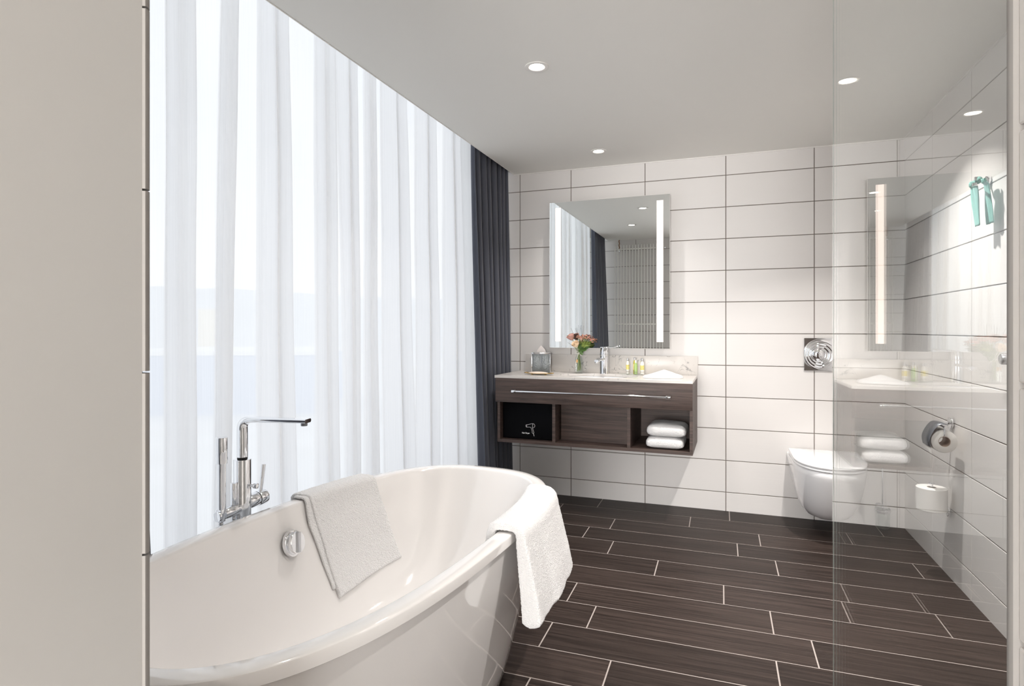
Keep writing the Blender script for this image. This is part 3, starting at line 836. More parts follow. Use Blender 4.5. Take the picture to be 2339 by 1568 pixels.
# basin mixer
t = thing('basin_mixer', 'small chrome single lever tap standing behind the wash basin', 'tap', (.245, -.085, ZT), VR)
mb = MB(); mb.lathe([(0, 0), (.0235, 0), (.0235, .003), (.022, .006), (.022, .118), (0, .118)], seg=36); bd = build('body', mb, 'chrome', t)
mb = MB(); mb.lathe([(.0, .118), (.0215, .118), (.023, .124), (.021, .150), (.0175, .168), (.016, .172), (0, .173)], seg=36); cpp = build('cap', mb, 'chrome', t)
mb = MB()
def sec(p, hw, hh, d): 
    u = Vector((0, 0, 1)).cross(d).normalized(); up = d.cross(u) * 1
    return [Vector(p) + u * x + up * y for x, y in rr(hw, hh, 4)]
d = Vector((-.12, -1, -.05)).normalized()
mb.loft([sec((0, 0, .098), .013, .011, d), sec((-.005, -.045, .098), .0125, .010, d), sec((-.012, -.105, .094), .0115, .009, d), sec((-.015, -.128, .090), .011, .008, d)])
mb.f.append(tuple(range(len(mb.v) - 20, len(mb.v)))); mb.fm.append(0)
sp = build('spout', mb, 'chrome', t)
mb = MB(); mb.cyl((-.014, -.118, .090), (-.0145, -.118, .074), .0105, 20, bev=.001); build('aerator', mb, 'chrome', sp)
mb = MB(); mb.box((-.017, -.016, .170), (.018, .016, .176), .002); mb.tube([(.010, 0, .174), (.035, -.002, .172), (.058, -.004, .178), (.068, -.004, .182)], [.005, .0045, .0040, .0035], 12); build('lever', mb, 'chrome', cpp)

for o_ in [q for q in bpy.data.objects if q.name.startswith('basin_mixer')]: o_.scale = (1.3, 1.15, 1.0)
# tissue box
t = thing('tissue_box', 'square smoked mirror tissue box with a tissue peak at the left end of the worktop', 'tissue box', (-.176, -.125, ZT), .24)
hw, hh = .064, .137
mb = MB(); mb.box((-hw, -.050, 0), (hw, .050, hh - .004), .001); build('box_body', mb, 'gunmetal', t)
mb = MB(); mb.box((-hw + .009, -.0525, .004), (-.001, -.050, hh - .012), .0006); mb.box((.001, -.0525, .004), (hw - .005, -.050, hh - .012), .0006); build('front_panel', mb, 'smoked_mirror', t)
mb = MB(); mb.box((-hw, -.054, 0), (-hw + .007, -.049, hh - .004), .0015); mb.box((hw - .004, -.054, 0), (hw, -.049, hh - .004), .0015); mb.box((-hw, -.054, hh - .010), (hw, .050, hh), .0015); build('chrome_frame', mb, 'chrome', t)
mb = MB()
pk = [(-.031, hh), (-.028, hh + .012), (-.004, hh + .043), (.001, hh + .045), (.027, hh + .017), (.032, hh)]
mb.prism([(x * k_, z) for x, z in pk for k_ in (1,)], 1, -.004, .003)
mb.prism([(x * .85 + .004, hh + (z - hh) * .8) for x, z in pk], 1, .003, .008)
build('tissue', mb, 'tissue', t, smooth=0)
# soap dish and soap
t = thing('soap_dish', 'gold metal soap dish with pointed ends in front of the tissue box', 'soap dish', (-.130, -.33, ZT), VR)
mb = MB()
def dish(u, v, top=True):
    a = (u - .5) * 2; wd = .030 * (1 - abs(a) ** 2.2) ** .6 + .004
    y = (v - .5) * 2 * wd
    return (a * .098, y, .003 + .006 * abs(a) ** 2 + .006 * ((v - .5) * 2) ** 2)
mb.grid(lambda u, v: dish(u, v), 32, 8)
o = build('dish', mb, 'gold_tray', t, smooth=60); md = o.modifiers.new('t', 'SOLIDIFY'); md.thickness = .002
mb = MB()
for sx2 in (-.045, .045):
    mb = MB(); mb.box((sx2 - .006, -.01, 0), (sx2 + .006, .01, .0035), .001); build('dish_foot', mb, 'gold_tray', t)
mb = MB(); mb.sph((0, 0, 0), (.066, .030, .0095), 40, 16)
for i, v in enumerate(mb.v): mb.v[i] = (v[0], v[1], v[2] * (1.0 if v[2] > 0 else .55))
o = build('soap_bar', mb, 'soap', smooth=80); o.location = (-.133, -.335, ZT + .0120); tag(o, 'pale peach oval soap bar lying on the gold dish', 'soap')

# flower vase
VX, VY = .078, -.105
t = thing('flower_vase', 'clear square glass bottle vase tied with a pale ribbon holding the flowers', 'vase', (VX, VY, ZT), VR + .35)
mb = MB()
def sq(h_, r_, n=5): return [(x, y, h_) for x, y in rr(r_, r_, n)]
def sqr(h_, r_, c_, n=5):
    out = []
    for cx_, cy_, a0 in ((r_ - c_, r_ - c_, 0), (-r_ + c_, r_ - c_, 90), (-r_ + c_, -r_ + c_, 180), (r_ - c_, -r_ + c_, 270)):
        for k in range(n + 1):
            a = R(a0 + 90 * k / n); out.append((cx_ + c_ * math.cos(a), cy_ + c_ * math.sin(a), h_))
    return out
mb.loft([sqr(0, .024, .004), sqr(.090, .024, .005), sqr(.108, .020, .010), sqr(.120, .0125, .0125), sqr(.138, .0125, .0125), sqr(.142, .0145, .0145), sqr(.142, .0120, .0120), sqr(.120, .0100, .0100), sqr(.107, .017, .009), sqr(.089, .0215, .004), sqr(.008, .0215, .004)])
m_ = len(sqr(0, 1, .5)); mb.f.append(tuple(range(m_))[::-1]); mb.fm.append(0); mb.f.append(tuple(range(len(mb.v) - m_, len(mb.v)))); mb.fm.append(0)
vs = build('bottle', mb, 'bottle_glass', t, smooth=30)
mb = MB()
for (sx2, sz) in ((1, 0.0), (-1, 0.004)):
    pts = [(.0 + sx2 * .022 * math.sin(a), -.015 - .004 * math.cos(a), .133 + .010 * math.sin(2 * a) + sz) for a in [k / 14 * PI for k in range(15)]]
    mb.tube(pts, .0013, 6)
mb.tube([(.0136 * math.cos(a), .0136 * math.sin(a), .130) for a in [k / 24 * 2 * PI for k in range(24)]], .0016, 6, closed=True)
mb.tube([(-.004, -.017, .13), (-.016, -.021, .10), (-.022, -.026, .07), (-.023, -.027, .045)], [.0015, .002, .002, .0012], 6)
mb.tube([(.004, -.017, .13), (.010, -.025, .12), (.020, -.026, .118)], .0014, 6)
build('ribbon', mb, 'ribbon', t)
mb = MB(); mb.box((-.019, -.0275, .072), (-.008, -.0262, .092), .0005); build('tag', mb, 'tag_orange', t)
def stem(mb, pts, r_=.0022): mb.tube([Vector(p) for p in smooth3(pts, 5)], r_, 8)
def smooth3(pts, n):
    a = smooth_path([(p[0], p[1]) for p in pts], n); b = smooth_path([(p[0], p[2]) for p in pts], n)
    return [(p[0], p[1], q[1]) for p, q in zip(a, b)]
def petal(mb, c, ax, ang, r_, h_, open_, wdt):
    u, v = frame(ax); ax = Vector(ax).normalized()
    def f_(a, b):
        th_ = ang + (a - .5) * wdt
        rad = r_ * (.35 + .65 * math.sin(min(1, b * 1.15) * PI / 2)) * (1 + open_ * b ** 3) * (1 - .08 * (abs(a - .5) * 2) ** 2)
        hh_ = h_ * (b - .14 * (abs(a - .5) * 2) ** 2 * b)
        return Vector(c) + (u * math.cos(th_) + v * math.sin(th_)) * rad + ax * hh_
    mb.grid(f_, 7, 7)
def rose(name, label, matn, c, ax, r_, h_, sp, op):
    t_ = thing(name, label, 'flower', (VX, VY, ZT))
    L0 = Vector((VX, VY, ZT))
    m1 = MB()
    for ring, (rs, n_, o_) in enumerate(((.35, 3, 0), (.60, 4, .05), (.82, 5, .12), (1.0, 5, op))):
        for k in range(n_): petal(m1, Vector(c), ax, 2 * PI * k / n_ + ring * .7, r_ * rs, h_ * (1.0 - .05 * ring), o_, 2 * PI / n_ * 1.45)
    o1 = build('bloom', m1, matn, t_, smooth=80); md = o1.modifiers.new('t', 'SOLIDIFY'); md.thickness = .0007
    m2 = MB(); stem(m2, sp); build('stem', m2, 'stem', t_)
    m3 = MB()
    for k in range(4):
        a = k * PI / 2 + .4; u, v = frame(ax); dd = (u * math.cos(a) + v * math.sin(a))
        b0 = Vector(c); leaf(m3, b0, b0 + dd * r_ * .95 + Vector(ax).normalized() * h_ * (.35 + .75 * (k == 1)), .005)
    build('sepal', m3, 'leaf', t_, smooth=80)
def leaf(mb, a, b, w_, droop=.0):
    a = Vector(a); b = Vector(b); d = b - a; s_ = d.cross(Vector((0.2, -1, .3))).normalized()
    n_ = d.cross(s_).normalized()
    def f_(u, v):
        ww = w_ * math.sin(PI * min(.999, u ** .8)) * (1 + .12 * math.sin(u * 40))
        return a + d * u + s_ * (v - .5) * 2 * ww + n_ * (.25 * ww * abs(v - .5) * 2 - droop * u * u)
    mb.grid(f_, 10, 4)
rose('pink_rose', 'dusky pink rose, leftmost flower in the glass vase', 'petal_pink', (-.040, -.005, .222), (-.45, -.25, .85), .024, .044, [(-.006, .004, .012), (-.004, 0, .10), (-.006, 0, .14), (-.030, -.003, .19), (-.040, -.005, .222)], .18)
rose('cream_rose', 'cream rose hanging lowest over the neck of the glass vase', 'petal_cream', (-.006, -.025, .178), (-.25, -.75, .75), .024, .040, [(.0, 0, .02), (.002, 0, .10), (.002, -.002, .14), (.0, -.012, .165), (-.006, -.025, .178)], .10)
t = thing('flower_cluster', 'bunch of small salmon pink blossoms on the right side of the glass vase', 'flower', (VX, VY, ZT))
mb = MB(); rr_ = random.Random(11)
heads = []
for k in range(64):
    a = rr_.uniform(0, 2 * PI); q = math.sqrt(rr_.random())
    p = Vector((.040 + .060 * q * math.cos(a), .004 + .028 * q * math.sin(a), .238 + .012 * (1 - q * q) + rr_.uniform(-.016, .008) - .035 * max(0, q * math.cos(a)) * .6))
    heads.append(p)
    for j in range(4):
        b = j * PI / 2 + a; mb.sph(p + Vector((.0028 * math.cos(b), .0028 * math.sin(b), .0005 * j)), (.0032, .0032, .0022), 6, 4)
build('blossom', mb, 'petal_cluster', t)
mb = MB()
for p in heads[:40]: mb.tube([p - Vector((0, 0, .002)), Vector((.03 + (p.x - .03) * .55, p.y * .6, .19)), (.012, 0, .145)], [.0007, .0008, .001], 5)
stem(mb, [(.008, -.003, .018), (.006, 0, .10), (.008, 0, .14), (.02, 0, .175)])
stem(mb, [(.014, .006, .025), (.006, .003, .10), (.004, 0, .14), (.03, 0, .175)])
build('stem', mb, 'leaf_light', t)
mb = MB()
for k in range(26):
    a = rr_.uniform(-1.1, 1.1); b = Vector((.02, .0, .16)); L_ = rr_.uniform(.035, .06)
    leaf(mb, b + Vector((rr_.uniform(-.01, .03), rr_.uniform(-.015, .015), rr_.uniform(0, .03))), b + Vector((L_ * math.sin(a) + .025, rr_.uniform(-.03, .02), L_ * math.cos(a))), .008)
build('foliage', mb, 'leaf_light', t, smooth=80)
t = thing('leafy_sprig', 'dark green leaves and thin black grass blades spraying out of the glass vase', 'foliage', (VX, VY, ZT))
mb = MB()
for a, b, w_ in (((.010, -.008, .165), (.032, -.022, .118), .016), ((.015, -.006, .180), (.078, -.012, .172), .022), ((.012, -.006, .172), (.060, -.020, .150), .019), ((.01, 0, .165), (.055, .01, .195), .016), ((.0, -.006, .16), (.022, -.02, .20), .012), ((-.048, -.01, .25), (-.060, -.012, .262), .004)):
    mb = MB(); leaf(mb, a, b, w_, .006); build('leaf', mb, 'leaf', t, smooth=80)
mb = MB()
for tip in ((-.052, 0, .300), (-.013, .0, .302), (-.004, .01, .320), (.010, .01, .318), (-.070, -.02, .205), (.098, 0, .262), (.085, -.03, .185), (.10, -.02, .205), (-.045, .02, .225)):
    mb = MB(); q = Vector(tip); mb.tube([Vector(p) for p in smooth3([(.0, 0, .14), (q.x * .45, q.y * .5, .14 + (q.z - .14) * .55), tuple(q)], 6)], .0007, 5); build('grass_blade', mb, 'twig', t)

# amenity bottles on a glass tray
t = thing('glass_tray', 'small clear glass tray under the toiletry bottles', 'tray', (.432, -.115, ZT), VR)
mb = MB(); mb.lathe([(0, .0015), (.070, .0015), (.078, .004), (.079, .0065), (.076, .0065), (.069, .004), (0, .004)], seg=48)
for i, v in enumerate(mb.v): mb.v[i] = (v[0], v[1] * .62, v[2])
build('tray_plate', mb, 'bottle_glass', t)
mb = MB()
for a in (-.04, .04):
    mb = MB(); mb.box((a - .004, -.02, 0), (a + .004, .02, .0016), .0003); build('tray_foot', mb, 'bottle_glass', t)
def bottle(x, y, r_, h_, label, body, cap, band, bandm, caph=.017, capr=.0068):
    t_ = thing('toiletry_bottle', label, 'bottle', (x, y, ZT + .0042), VR)
    m1 = MB(); m1.lathe([(0, 0), (r_ - .002, 0), (r_, .002), (r_, h_ - .016), (r_ * .85, h_ - .006), (.0062, h_), (.0062, h_ + .003), (0, h_ + .003)], seg=28); b_ = build('bottle_body', m1, body, t_)
    m2 = MB(); m2.cyl((0, 0, h_ + .002), (0, 0, h_ + .002 + caph), capr, 24, bev=.0008); build('cap', m2, cap, t_)
    if band:
        m3 = MB(); m3.lathe([(r_ + .0002, h_ * band[0]), (r_ + .0004, h_ * band[0]), (r_ + .0004, h_ * band[1]), (r_ + .0002, h_ * band[1])], seg=28); lb = build('label_band', m3, bandm, b_)
        m4 = MB()
        for q in (.12, .17, .22): m4.lathe([(r_ + .0002, h_ * q), (r_ + .0004, h_ * q), (r_ + .0004, h_ * (q + .015)), (r_ + .0002, h_ * (q + .015))], seg=28)
        build('label_lettering', m4, 'label_dark', b_)
bottle(.402, -.105, .0105, .082, 'milky toiletry bottle with yellow label and silver cap, leftmost on the glass tray', 'lotion', 'silver_plastic', (.35, .72), 'label_yellow')
bottle(.445, -.088, .0100, .086, 'olive yellow toiletry bottle with silver cap behind the green one', 'liquid_yellow', 'silver_plastic', (.30, .74), 'label_yellow')
bottle(.457, -.128, .0100, .070, 'green toiletry tube with white cap standing in the middle of the glass tray', 'liquid_green', 'white_plastic', (.30, .74), 'liquid_green', .018, .0055)
bottle(.490, -.090, .0100, .082, 'amber toiletry bottle with silver cap half hidden behind the cream bottle', 'liquid_olive', 'silver_plastic', (.30, .72), 'label_yellow')
bottle(.497, -.125, .0125, .082, 'cream toiletry bottle with yellow print, rightmost beside the folded cloth', 'lotion', 'silver_plastic', (.35, .70), 'label_yellow')
# folded face cloth
mb = MB()
def cl(u, v, top):
    a = u * 2 - 1; b = v * 2 - 1
    x = a * .118 * (1 - .10 * b * b) + .006 * b; y = b * .085 * (1 - .22 * a * a) + .008 * math.sin(a * 3)
    edge = max(0, 1 - max(abs(a), abs(b)) ** 5)
    h_ = .010 * min(1, edge * 3) + .034 * max(0, 1 - abs(a - .05) * 1.15) ** .9 * max(0, 1 - abs(b - .1) * .9) + .002 * math.sin(b * 12 + a * 3) * edge
    return (x, y, (.001 if not top else .003 + h_))
n_ = 48
mb.grid(lambda u, v: cl(u, v, True), n_, n_)
mb.grid(lambda u, v: cl(u, v, False), n_, n_)
mb.loft([[cl(a, b, tp_) for a, b in [(k / n_, 0) for k in range(n_)] + [(1, k / n_) for k in range(n_)] + [(1 - k / n_, 1) for k in range(n_)] + [(0, 1 - k / n_) for k in range(n_)]] for tp_ in (True, False)])
o = build('face_cloth', mb, 'cloth', smooth=70); o.location = (.640, -.285, ZT); o.rotation_euler = (0, 0, VR + .05)
tag(o, 'small white face cloth folded on the right end of the worktop', 'cloth')

# niche contents
t = thing('hair_dryer_bag', 'black bag printed with a white hair dryer outline in the left niche', 'bag', V0, VR)
mb = MB(); mb.box((-.343, -.400, zb + .0205), (-.005, -.305, .678), .008, 4); build('bag_body', mb, 'black_fabric', t)
mb = MB()
yi = -.4015
S = lambda x, z: (x, yi, z)
def ic(px, py): return S(-.1885 + (px - 755) * .0001735, .5495 - (py - 455) * .0001735 )
def line(pts, r_=.0010): mb.tube([ic(*p) for p in pts], r_, 6)
line([(800,510),(860,500),(930,478),(1000,458),(1050,460),(1090,485),(1110,530),(1095,575),(1060,600),(1015,612)])
line([(800,510),(770,515),(757,545),(770,590),(800,598),(900,590),(950,600),(985,665),(1005,740),(1002,795),(1030,815),(1065,800),(1070,780),(1040,690),(1015,612)])
line([(800,510),(792,550),(800,598)])
line([(1020,462),(1025,495),(1012,520),(1025,545),(1008,590),(1015,612)])
line([(1050,815),(1065,860),(1078,910)], .0014)
build('hair_dryer_print', mb, 'white_print', t)
cu = bpy.data.curves.new('lettering', 'FONT'); cu.body = 'Hair Dryer'; cu.size = .0125; cu.extrude = .0003; cu.offset = .0003
to = bpy.data.objects.new('tmp', cu); col.objects.link(to)
dg = bpy.context.evaluated_depsgraph_get(); me = bpy.data.meshes.new_from_object(to.evaluated_get(dg))
bpy.data.objects.remove(to)
me.transform(Matrix.Translation(ic(608, 838)) @ Matrix.Rotation(R(90), 4, 'X') @ Matrix.Scale(.92, 4, (1, 0, 0)))
me.materials.append(M['white_print'])
lo = bpy.data.objects.new('lettering', me); col.objects.link(lo); lo.parent = t

def slab_towel(name, label, x0, x1, y0, y1, z0, z1, seed, drop=0.0):
    mb = MB(); hx, hy, hz = (x1 - x0) / 2, (y1 - y0) / 2, (z1 - z0) / 2
    NU, NV = 90, 56
    rings = []
    ns_, nt_ = 150, 40
    def P(a, b):      # a around in x-z/y, superellipsoid
        e1, e2 = .42, .25
        f = lambda w_, m_: math.copysign(abs(w_) ** m_, w_)
        x = hx * f(math.cos(b), e1) * f(math.cos(a), e2); y = hy * f(math.cos(b), e1) * f(math.sin(a), e2); z = hz * f(math.sin(b), .75)
        crease = math.exp(-((z / hz) / .10) ** 2) * .0 
        p = Vector((x, y, z))
        sag = -.004 * (x / hx) ** 2 + .004 * noise.noise(Vector((x * 12, y * 12, seed)))
        p.z += sag if z > -hz * .6 else 0
        t_ = terry(p + Vector((seed, 0, 0)), .0018, 150)
        return p * (1 + t_ / max(.02, p.length)) 
    for i in range(nt_ + 1):
        b = -PI / 2 + PI * i / nt_
        rings.append([P(2 * PI * k / ns_, b) for k in range(ns_)])
    mb.loft(rings)
    o = build(name, mb, 'towel', smooth=180); 
    c = Matrix.Rotation(VR, 3, 'Z') @ Vector(((x0 + x1) / 2, (y0 + y1) / 2, (z0 + z1) / 2))
    o.location = c; o.rotation_euler = (0, 0, VR)
    return tag(o, label, 'towel', 'folded towels stacked in the right niche')
slab_towel('hand_towel', 'folded white hand towel at the bottom of the stack in the right niche', .562, .778, -.435, -.19, zb + .0215, .517, 1)
slab_towel('hand_towel', 'folded white hand towel on top of the stack in the right niche', .566, .790, -.435, -.18, .5175, .592, 2)

# ------------------------------------------------------------------ mirror
t = thing('led_mirror', 'rectangular wall mirror with two lit vertical light strips above the washstand', 'mirror', (0, -0.012, 0), VR)
mx0, mx1, mz0, mz1 = -.138, .663, 1.020, 2.013
mb = MB(); mb.box((mx0 + .02, -.030, mz0 + .02), (mx1 - .02, .006, mz1 - .02), .002); build('housing', mb, 'white_plastic', t)
ys_ = -.0365
strips = ((-.097, -.059), (.581, .623)); sz0, sz1 = 1.063, 1.976
mb = MB()
def mbx(x0, x1, z0, z1): mb.box((x0, ys_, z0), (x1, -.030, z1), .0008, 1)
mbx(mx0, strips[0][0], mz0, mz1); mbx(strips[0][1], strips[1][0], mz0, mz1); mbx(strips[1][1], mx1, mz0, mz1)
for a, b in strips: mbx(a, b, mz0, sz0); mbx(a, b, sz1, mz1)
# keep one flush plane: plain boxes for the mirror plate
mb = MB()
xs = [mx0, strips[0][0], strips[0][1], strips[1][0], strips[1][1], mx1]; zs_ = [mz0, sz0, sz1, mz1]
V = {}
vs = []; fs = []
for i, x in enumerate(xs):
    for j, z in enumerate(zs_): V[(i, j)] = len(vs); vs.append((x, ys_, z))
for i in range(5):
    for j in range(3):
        if j == 1 and i in (1, 3): continue
        fs.append((V[(i, j)], V[(i + 1, j)], V[(i + 1, j + 1)], V[(i, j + 1)]))
mb.add(vs, fs)
mb.box((mx0, ys_ + .0001, mz0), (mx1, -.030, mz1)) if False else None
mg = build('mirror_plate', mb, 'mirror_glass', t, smooth=0)
md = mg.modifiers.new('t', 'SOLIDIFY'); md.thickness = .005; md.offset = -1
mb = MB()
for lo_, hi_ in (((mx0 - .002, -.0362, mz0 - .002), (mx0, -.030, mz1 + .002)), ((mx1, -.0362, mz0 - .002), (mx1 + .002, -.030, mz1 + .002)), ((mx0, -.0362, mz0 - .002), (mx1, -.030, mz0)), ((mx0, -.0362, mz1), (mx1, -.030, mz1 + .002))): mb.box(lo_, hi_)
build('polished_edge', mb, 'white_trim', t, smooth=0)
for a, b in strips:
    mb = MB(); mb.box((a, ys_ + .0004, sz0), (b, -.031, sz1)); build('light_strip', mb, 'led', t, smooth=0)

# ------------------------------------------------------------------ toilet, flush plate, brush
TX = 1.535
t = thing('wall_hung_toilet', 'white wall hung toilet with closed lid half behind the glass screen', 'toilet', (TX, 0, 0))
def dsec(hw, fy, z, by=-.002, sq_=2.3, bw=None):
    """D shaped outline: wall side straight, front rounded"""
    bw = hw if bw is None else bw
    pts = []; yc = by + (fy - by) * .42
    n = 40
    for k in range(n + 1):
        a = PI * k / n
        c, s_ = math.cos(a), math.sin(a)
        x = hw * math.copysign(abs(c) ** (2 / sq_), c); y = yc + (fy - yc) * abs(s_) ** (2 / sq_)
        pts.append((x, y, z))
    pts += [(-bw, by + (yc - by) * .35, z), (-bw, by, z), (-bw * .4, by, z), (bw * .4, by, z), (bw, by, z), (bw, by + (yc - by) * .35, z)]
    return pts
mb = MB()
secs = [(.040, -.22, .092, .05), (.090, -.32, .098, .075), (.120, -.385, .118, .10), (.142, -.43, .155, .125), (.158, -.465, .205, .150), (.168, -.495, .26, .165), (.176, -.52, .32, .178), (.180, -.532, .365, .185), (.182, -.535, .392, .187), (.178, -.531, .398, .184)]
rg = [dsec(hw, fy, z, bw=bw) for hw, fy, z, bw in secs]
mb.loft(rg); m_ = len(rg[0]); mb.f.append(tuple(range(m_))[::-1]); mb.fm.append(0); mb.f.append(tuple(range(len(mb.v) - m_, len(mb.v)))); mb.fm.append(0)
build('bowl', mb, 'ceramic', t, smooth=50)
mb = MB(); mb.lathe([(.0, -.042), (.020, -.040), (.035, -.030), (.042, -.012), (.042, 0.012)], (-.015, -.17, .103), seg=28); build('trap_bulge', mb, 'ceramic', t)
def slab(hw, fy, z0, z1, by, bev):
    m1 = MB(); rs = [dsec(hw - bev, fy + bev, z0, by), dsec(hw, fy, z0 + bev, by), dsec(hw, fy, z1 - bev, by), dsec(hw - bev, fy + bev, z1, by), dsec(hw - .03, fy + .03, z1 + .0015, by - .01)]
    m1.loft(rs); m2 = len(rs[0]); m1.f.append(tuple(range(m2))[::-1]); m1.fm.append(0); m1.f.append(tuple(range(len(m1.v) - m2, len(m1.v)))); m1.fm.append(0); return m1
build('seat', slab(.181, -.536, .4005, .413, -.06, .003), 'ceramic', t, smooth=50)
build('lid', slab(.182, -.538, .4155, .432, -.055, .005), 'ceramic', t, smooth=50)
for a in (-.08, .08):
    mb = MB(); mb.cyl((a - .02, -.045, .415), (a + .02, -.045, .415), .012, 16, bev=.002); build('hinge', mb, 'chrome', t)

t = thing('flush_plate', 'square chrome flush plate with ripple rings on the wall above the toilet', 'flush plate', (1.5205, -.001, .995))
mb = MB(); mb.box((-.0765, -.008, -.0985), (.0765, 0, .0985), .002)
build('plate', mb, 'chrome', t)
mb = MB()
def rip(u, v):
    x = (u - .5) * .150; z = (v - .5) * .194
    d1 = math.hypot(x, z); w_ = .0
    cx_, cz_ = .0 + .012 * (d1 / .07), -.004 * (d1 / .07)
    d = math.hypot(x - cx_, z - cz_)
    env = 1 / (1 + math.exp((d1 - .078) * 260))
    y = -.0085 - env * (.0045 * (.5 + .5 * math.cos((d - .033) * 2 * PI / .0175)))
    return (x, y, z)
mb.grid(rip, 150, 190)
build('ripple_relief', mb, 'chrome', t, smooth=180)
mb = MB(); mb.sph((0, -.012, 0), (.034, .011, .034), 40, 20); bt_ = build('flush_button', mb, 'chrome', t)
mb = MB(); mb.sph((.0, -.020, .0125), (.017, .004, .008), 24, 12); build('small_button', mb, 'chrome', bt_)

t = thing('toilet_brush', 'toilet brush with thin chrome handle in a wall mounted glass cup right of the toilet', 'toilet brush', (1.834, -.10, 0))
mb = MB(); mb.cyl((0, .095, .12), (0, .101, .12), .018, 24); mb.tube([(0, .095, .12), (0, .05, .12)], .004, 10); mb.tube([(.039 * math.cos(a), .039 * math.sin(a), .12) for a in [k / 32 * 2 * PI for k in range(32)]], .0035, 8, closed=True)
mb.lathe([(.0385, .108), (.0395, .108), (.0395, .130), (.0385, .130)], seg=36)
build('ring_bracket', mb, 'chrome', t)
mb = MB(); mb.lathe([(0, .018), (.028, .020), (.036, .032), (.0375, .10), (.0375, .135), (.0350, .135), (.0350, .10), (.0335, .034), (.026, .024), (0, .022)], seg=36); build('glass_cup', mb, 'bottle_glass', t)
mb = MB(); mb.cyl((0, 0, .11), (0, 0, .36), .0045, 16, bev=.001); mb.cyl((0, 0, .136), (0, 0, .142), .030, 24, bev=.001); build('handle', mb, 'chrome', t)
mb = MB(); mb.cyl((0, 0, .035), (0, 0, .11), .022, 24, bev=.004); build('brush_head', mb, 'white_plastic', t)

# ------------------------------------------------------------------ right wall fittings
t = thing('toilet_roll_holder', 'chrome toilet roll holder with grey cover flap on the right wall', 'roll holder', (XR, -.738, .717))
mb = MB(); mb.cyl((-.001, 0, 0), (-.013, 0, 0), .026, 36, bev=.002); mb.cyl((-.013, 0, 0), (-.062, 0, 0), .006, 20)
mb.tube([(-.056, .004, 0), (-.072, .002, .001), (-.075, -.012, .001), (-.075, -.085, .002)], .0045, 12); build('arm', mb, 'chrome', t)
mb = MB(); mb.tube([(-.075, -.080, .001), (-.075, -.148, .0), (-.075, -.152, -.004), (-.075, -.152, -.03)], .0042, 12)
mb.tube([(-.075, -.152, -.028), (-.075, -.148, -.036), (-.075, -.040, -.036)], .0045, 12); build('roll_rod', mb, 'chrome', t)
mb = MB()
fp = [(-.062, .012), (-.085, .014), (-.100, .006), (-.118, -.02), (-.131, -.055), (-.127, -.090)]
mb.loft([[(x, y, z) for x, z in smooth_path(fp, 4)] for y in (-.150, -.040)], wrap=False)
o = build('cover_flap', mb, 'gunmetal', t, smooth=60); md = o.modifiers.new('t', 'SOLIDIFY'); md.thickness = .0015
def roll(name, label, c, axis, r_, L, rin=.019, tail=False):
    t_ = thing(name, label, 'toilet roll', c)
    m1 = MB(); a = Vector(axis); h_ = L / 2
    m1.lathe([(r_ - .003, -h_), (r_, -h_ + .002), (r_, h_ - .002), (r_ - .003, h_), (rin + .0015, h_), (rin + .001, h_ - .001), (rin + .001, -h_ + .001), (rin + .0015, -h_), (r_ - .003, -h_)], axis=a, seg=56); build('paper', m1, 'paper', t_)
    m2 = MB(); m2.lathe([(rin + .001, -h_), (rin + .001, h_), (rin - .0005, h_), (rin - .0005, -h_), (rin + .001, -h_)], axis=a, seg=32); build('core', m2, 'cardboard', t_)
    if tail:
        m3 = MB(); m3.add([(-.050, -h_, -.028), (-.050, h_, -.028), (-.052, -h_ + .002, -.055), (-.054, -h_ - .001, -.083)], [(0, 1, 2), (0, 2, 3)]); o3 = build('loose_sheet', m3, 'paper', t_, smooth=0); md = o3.modifiers.new('t', 'SOLIDIFY'); md.thickness = .0006
roll('toilet_roll', 'toilet roll hanging under the grey flap on the right wall', (XR - .075, -.838, .6545), (0, -1, 0), .0495, .095, .0215, True)
t = thing('spare_roll_holder', 'small chrome upright holder low on the right wall', 'roll holder', (XR, -.707, .302))
mb = MB(); mb.cyl((-.001, 0, 0), (-.012, 0, 0), .022, 32, bev=.002); build('wall_disc', mb, 'chrome', t)
mb = MB(); mb.tube([(-.012, 0, 0), (-.07, -.02, 0), (-.078, -.026, .002), (-.080, -.028, .012), (-.080, -.028, .128)], .0055, 14); mb.cyl((-.080, -.028, .006), (-.080, -.028, .010), .03, 28); mb.cyl((-.080, -.028, .128), (-.080, -.028, .136), .012, 24, bev=.001); build('post', mb, 'chrome', t)
roll('toilet_roll', 'spare toilet roll standing on the upright holder low on the right wall', (XR - .080, -.735, .3655), (0, 0, 1), .061, .104, .017)
# hook with teal cloth
t = thing('robe_hook', 'chrome double robe hook high on the right wall', 'hook', (XR, -1.135, 1.730))
mb = MB(); mb.cyl((-.001, 0, 0), (-.014, 0, 0), .020, 32, bev=.002); build('wall_disc', mb, 'chrome', t)
mb = MB(); mb.tube([(-.014, 0, 0), (-.05, -.015, -.006), (-.062, -.045, -.022), (-.074, -.075, -.026)], .0048, 14); mb.box((-.083, -.082, -.032), (-.069, -.070, -.019), .002); mb.tube([(-.055, -.03, -.014), (-.060, -.045, .0)], .004, 12); mb.box((-.066, -.052, -.004), (-.054, -.040, .010), .002); build('hook_arm', mb, 'chrome', t)
mb = MB()
def teal(u, v, s_):
    z = 1.735 - .0 - v * .185
    wd = .020 + .012 * min(1, v * 2.2)
    y = -1.186 + s_ * .021 + (u - .5) * 2 * wd * .8 - .01 * v
    x = XR - .040 - s_ * .012 + .006 * math.sin(u * 9 + v * 3 + s_) * (1 - .5 * v) - .012 * (1 - v)
    if v < .15: z = 1.735 - .185 * .15 + (.15 - v) * .12; x -= .006
    return (x, y, z)
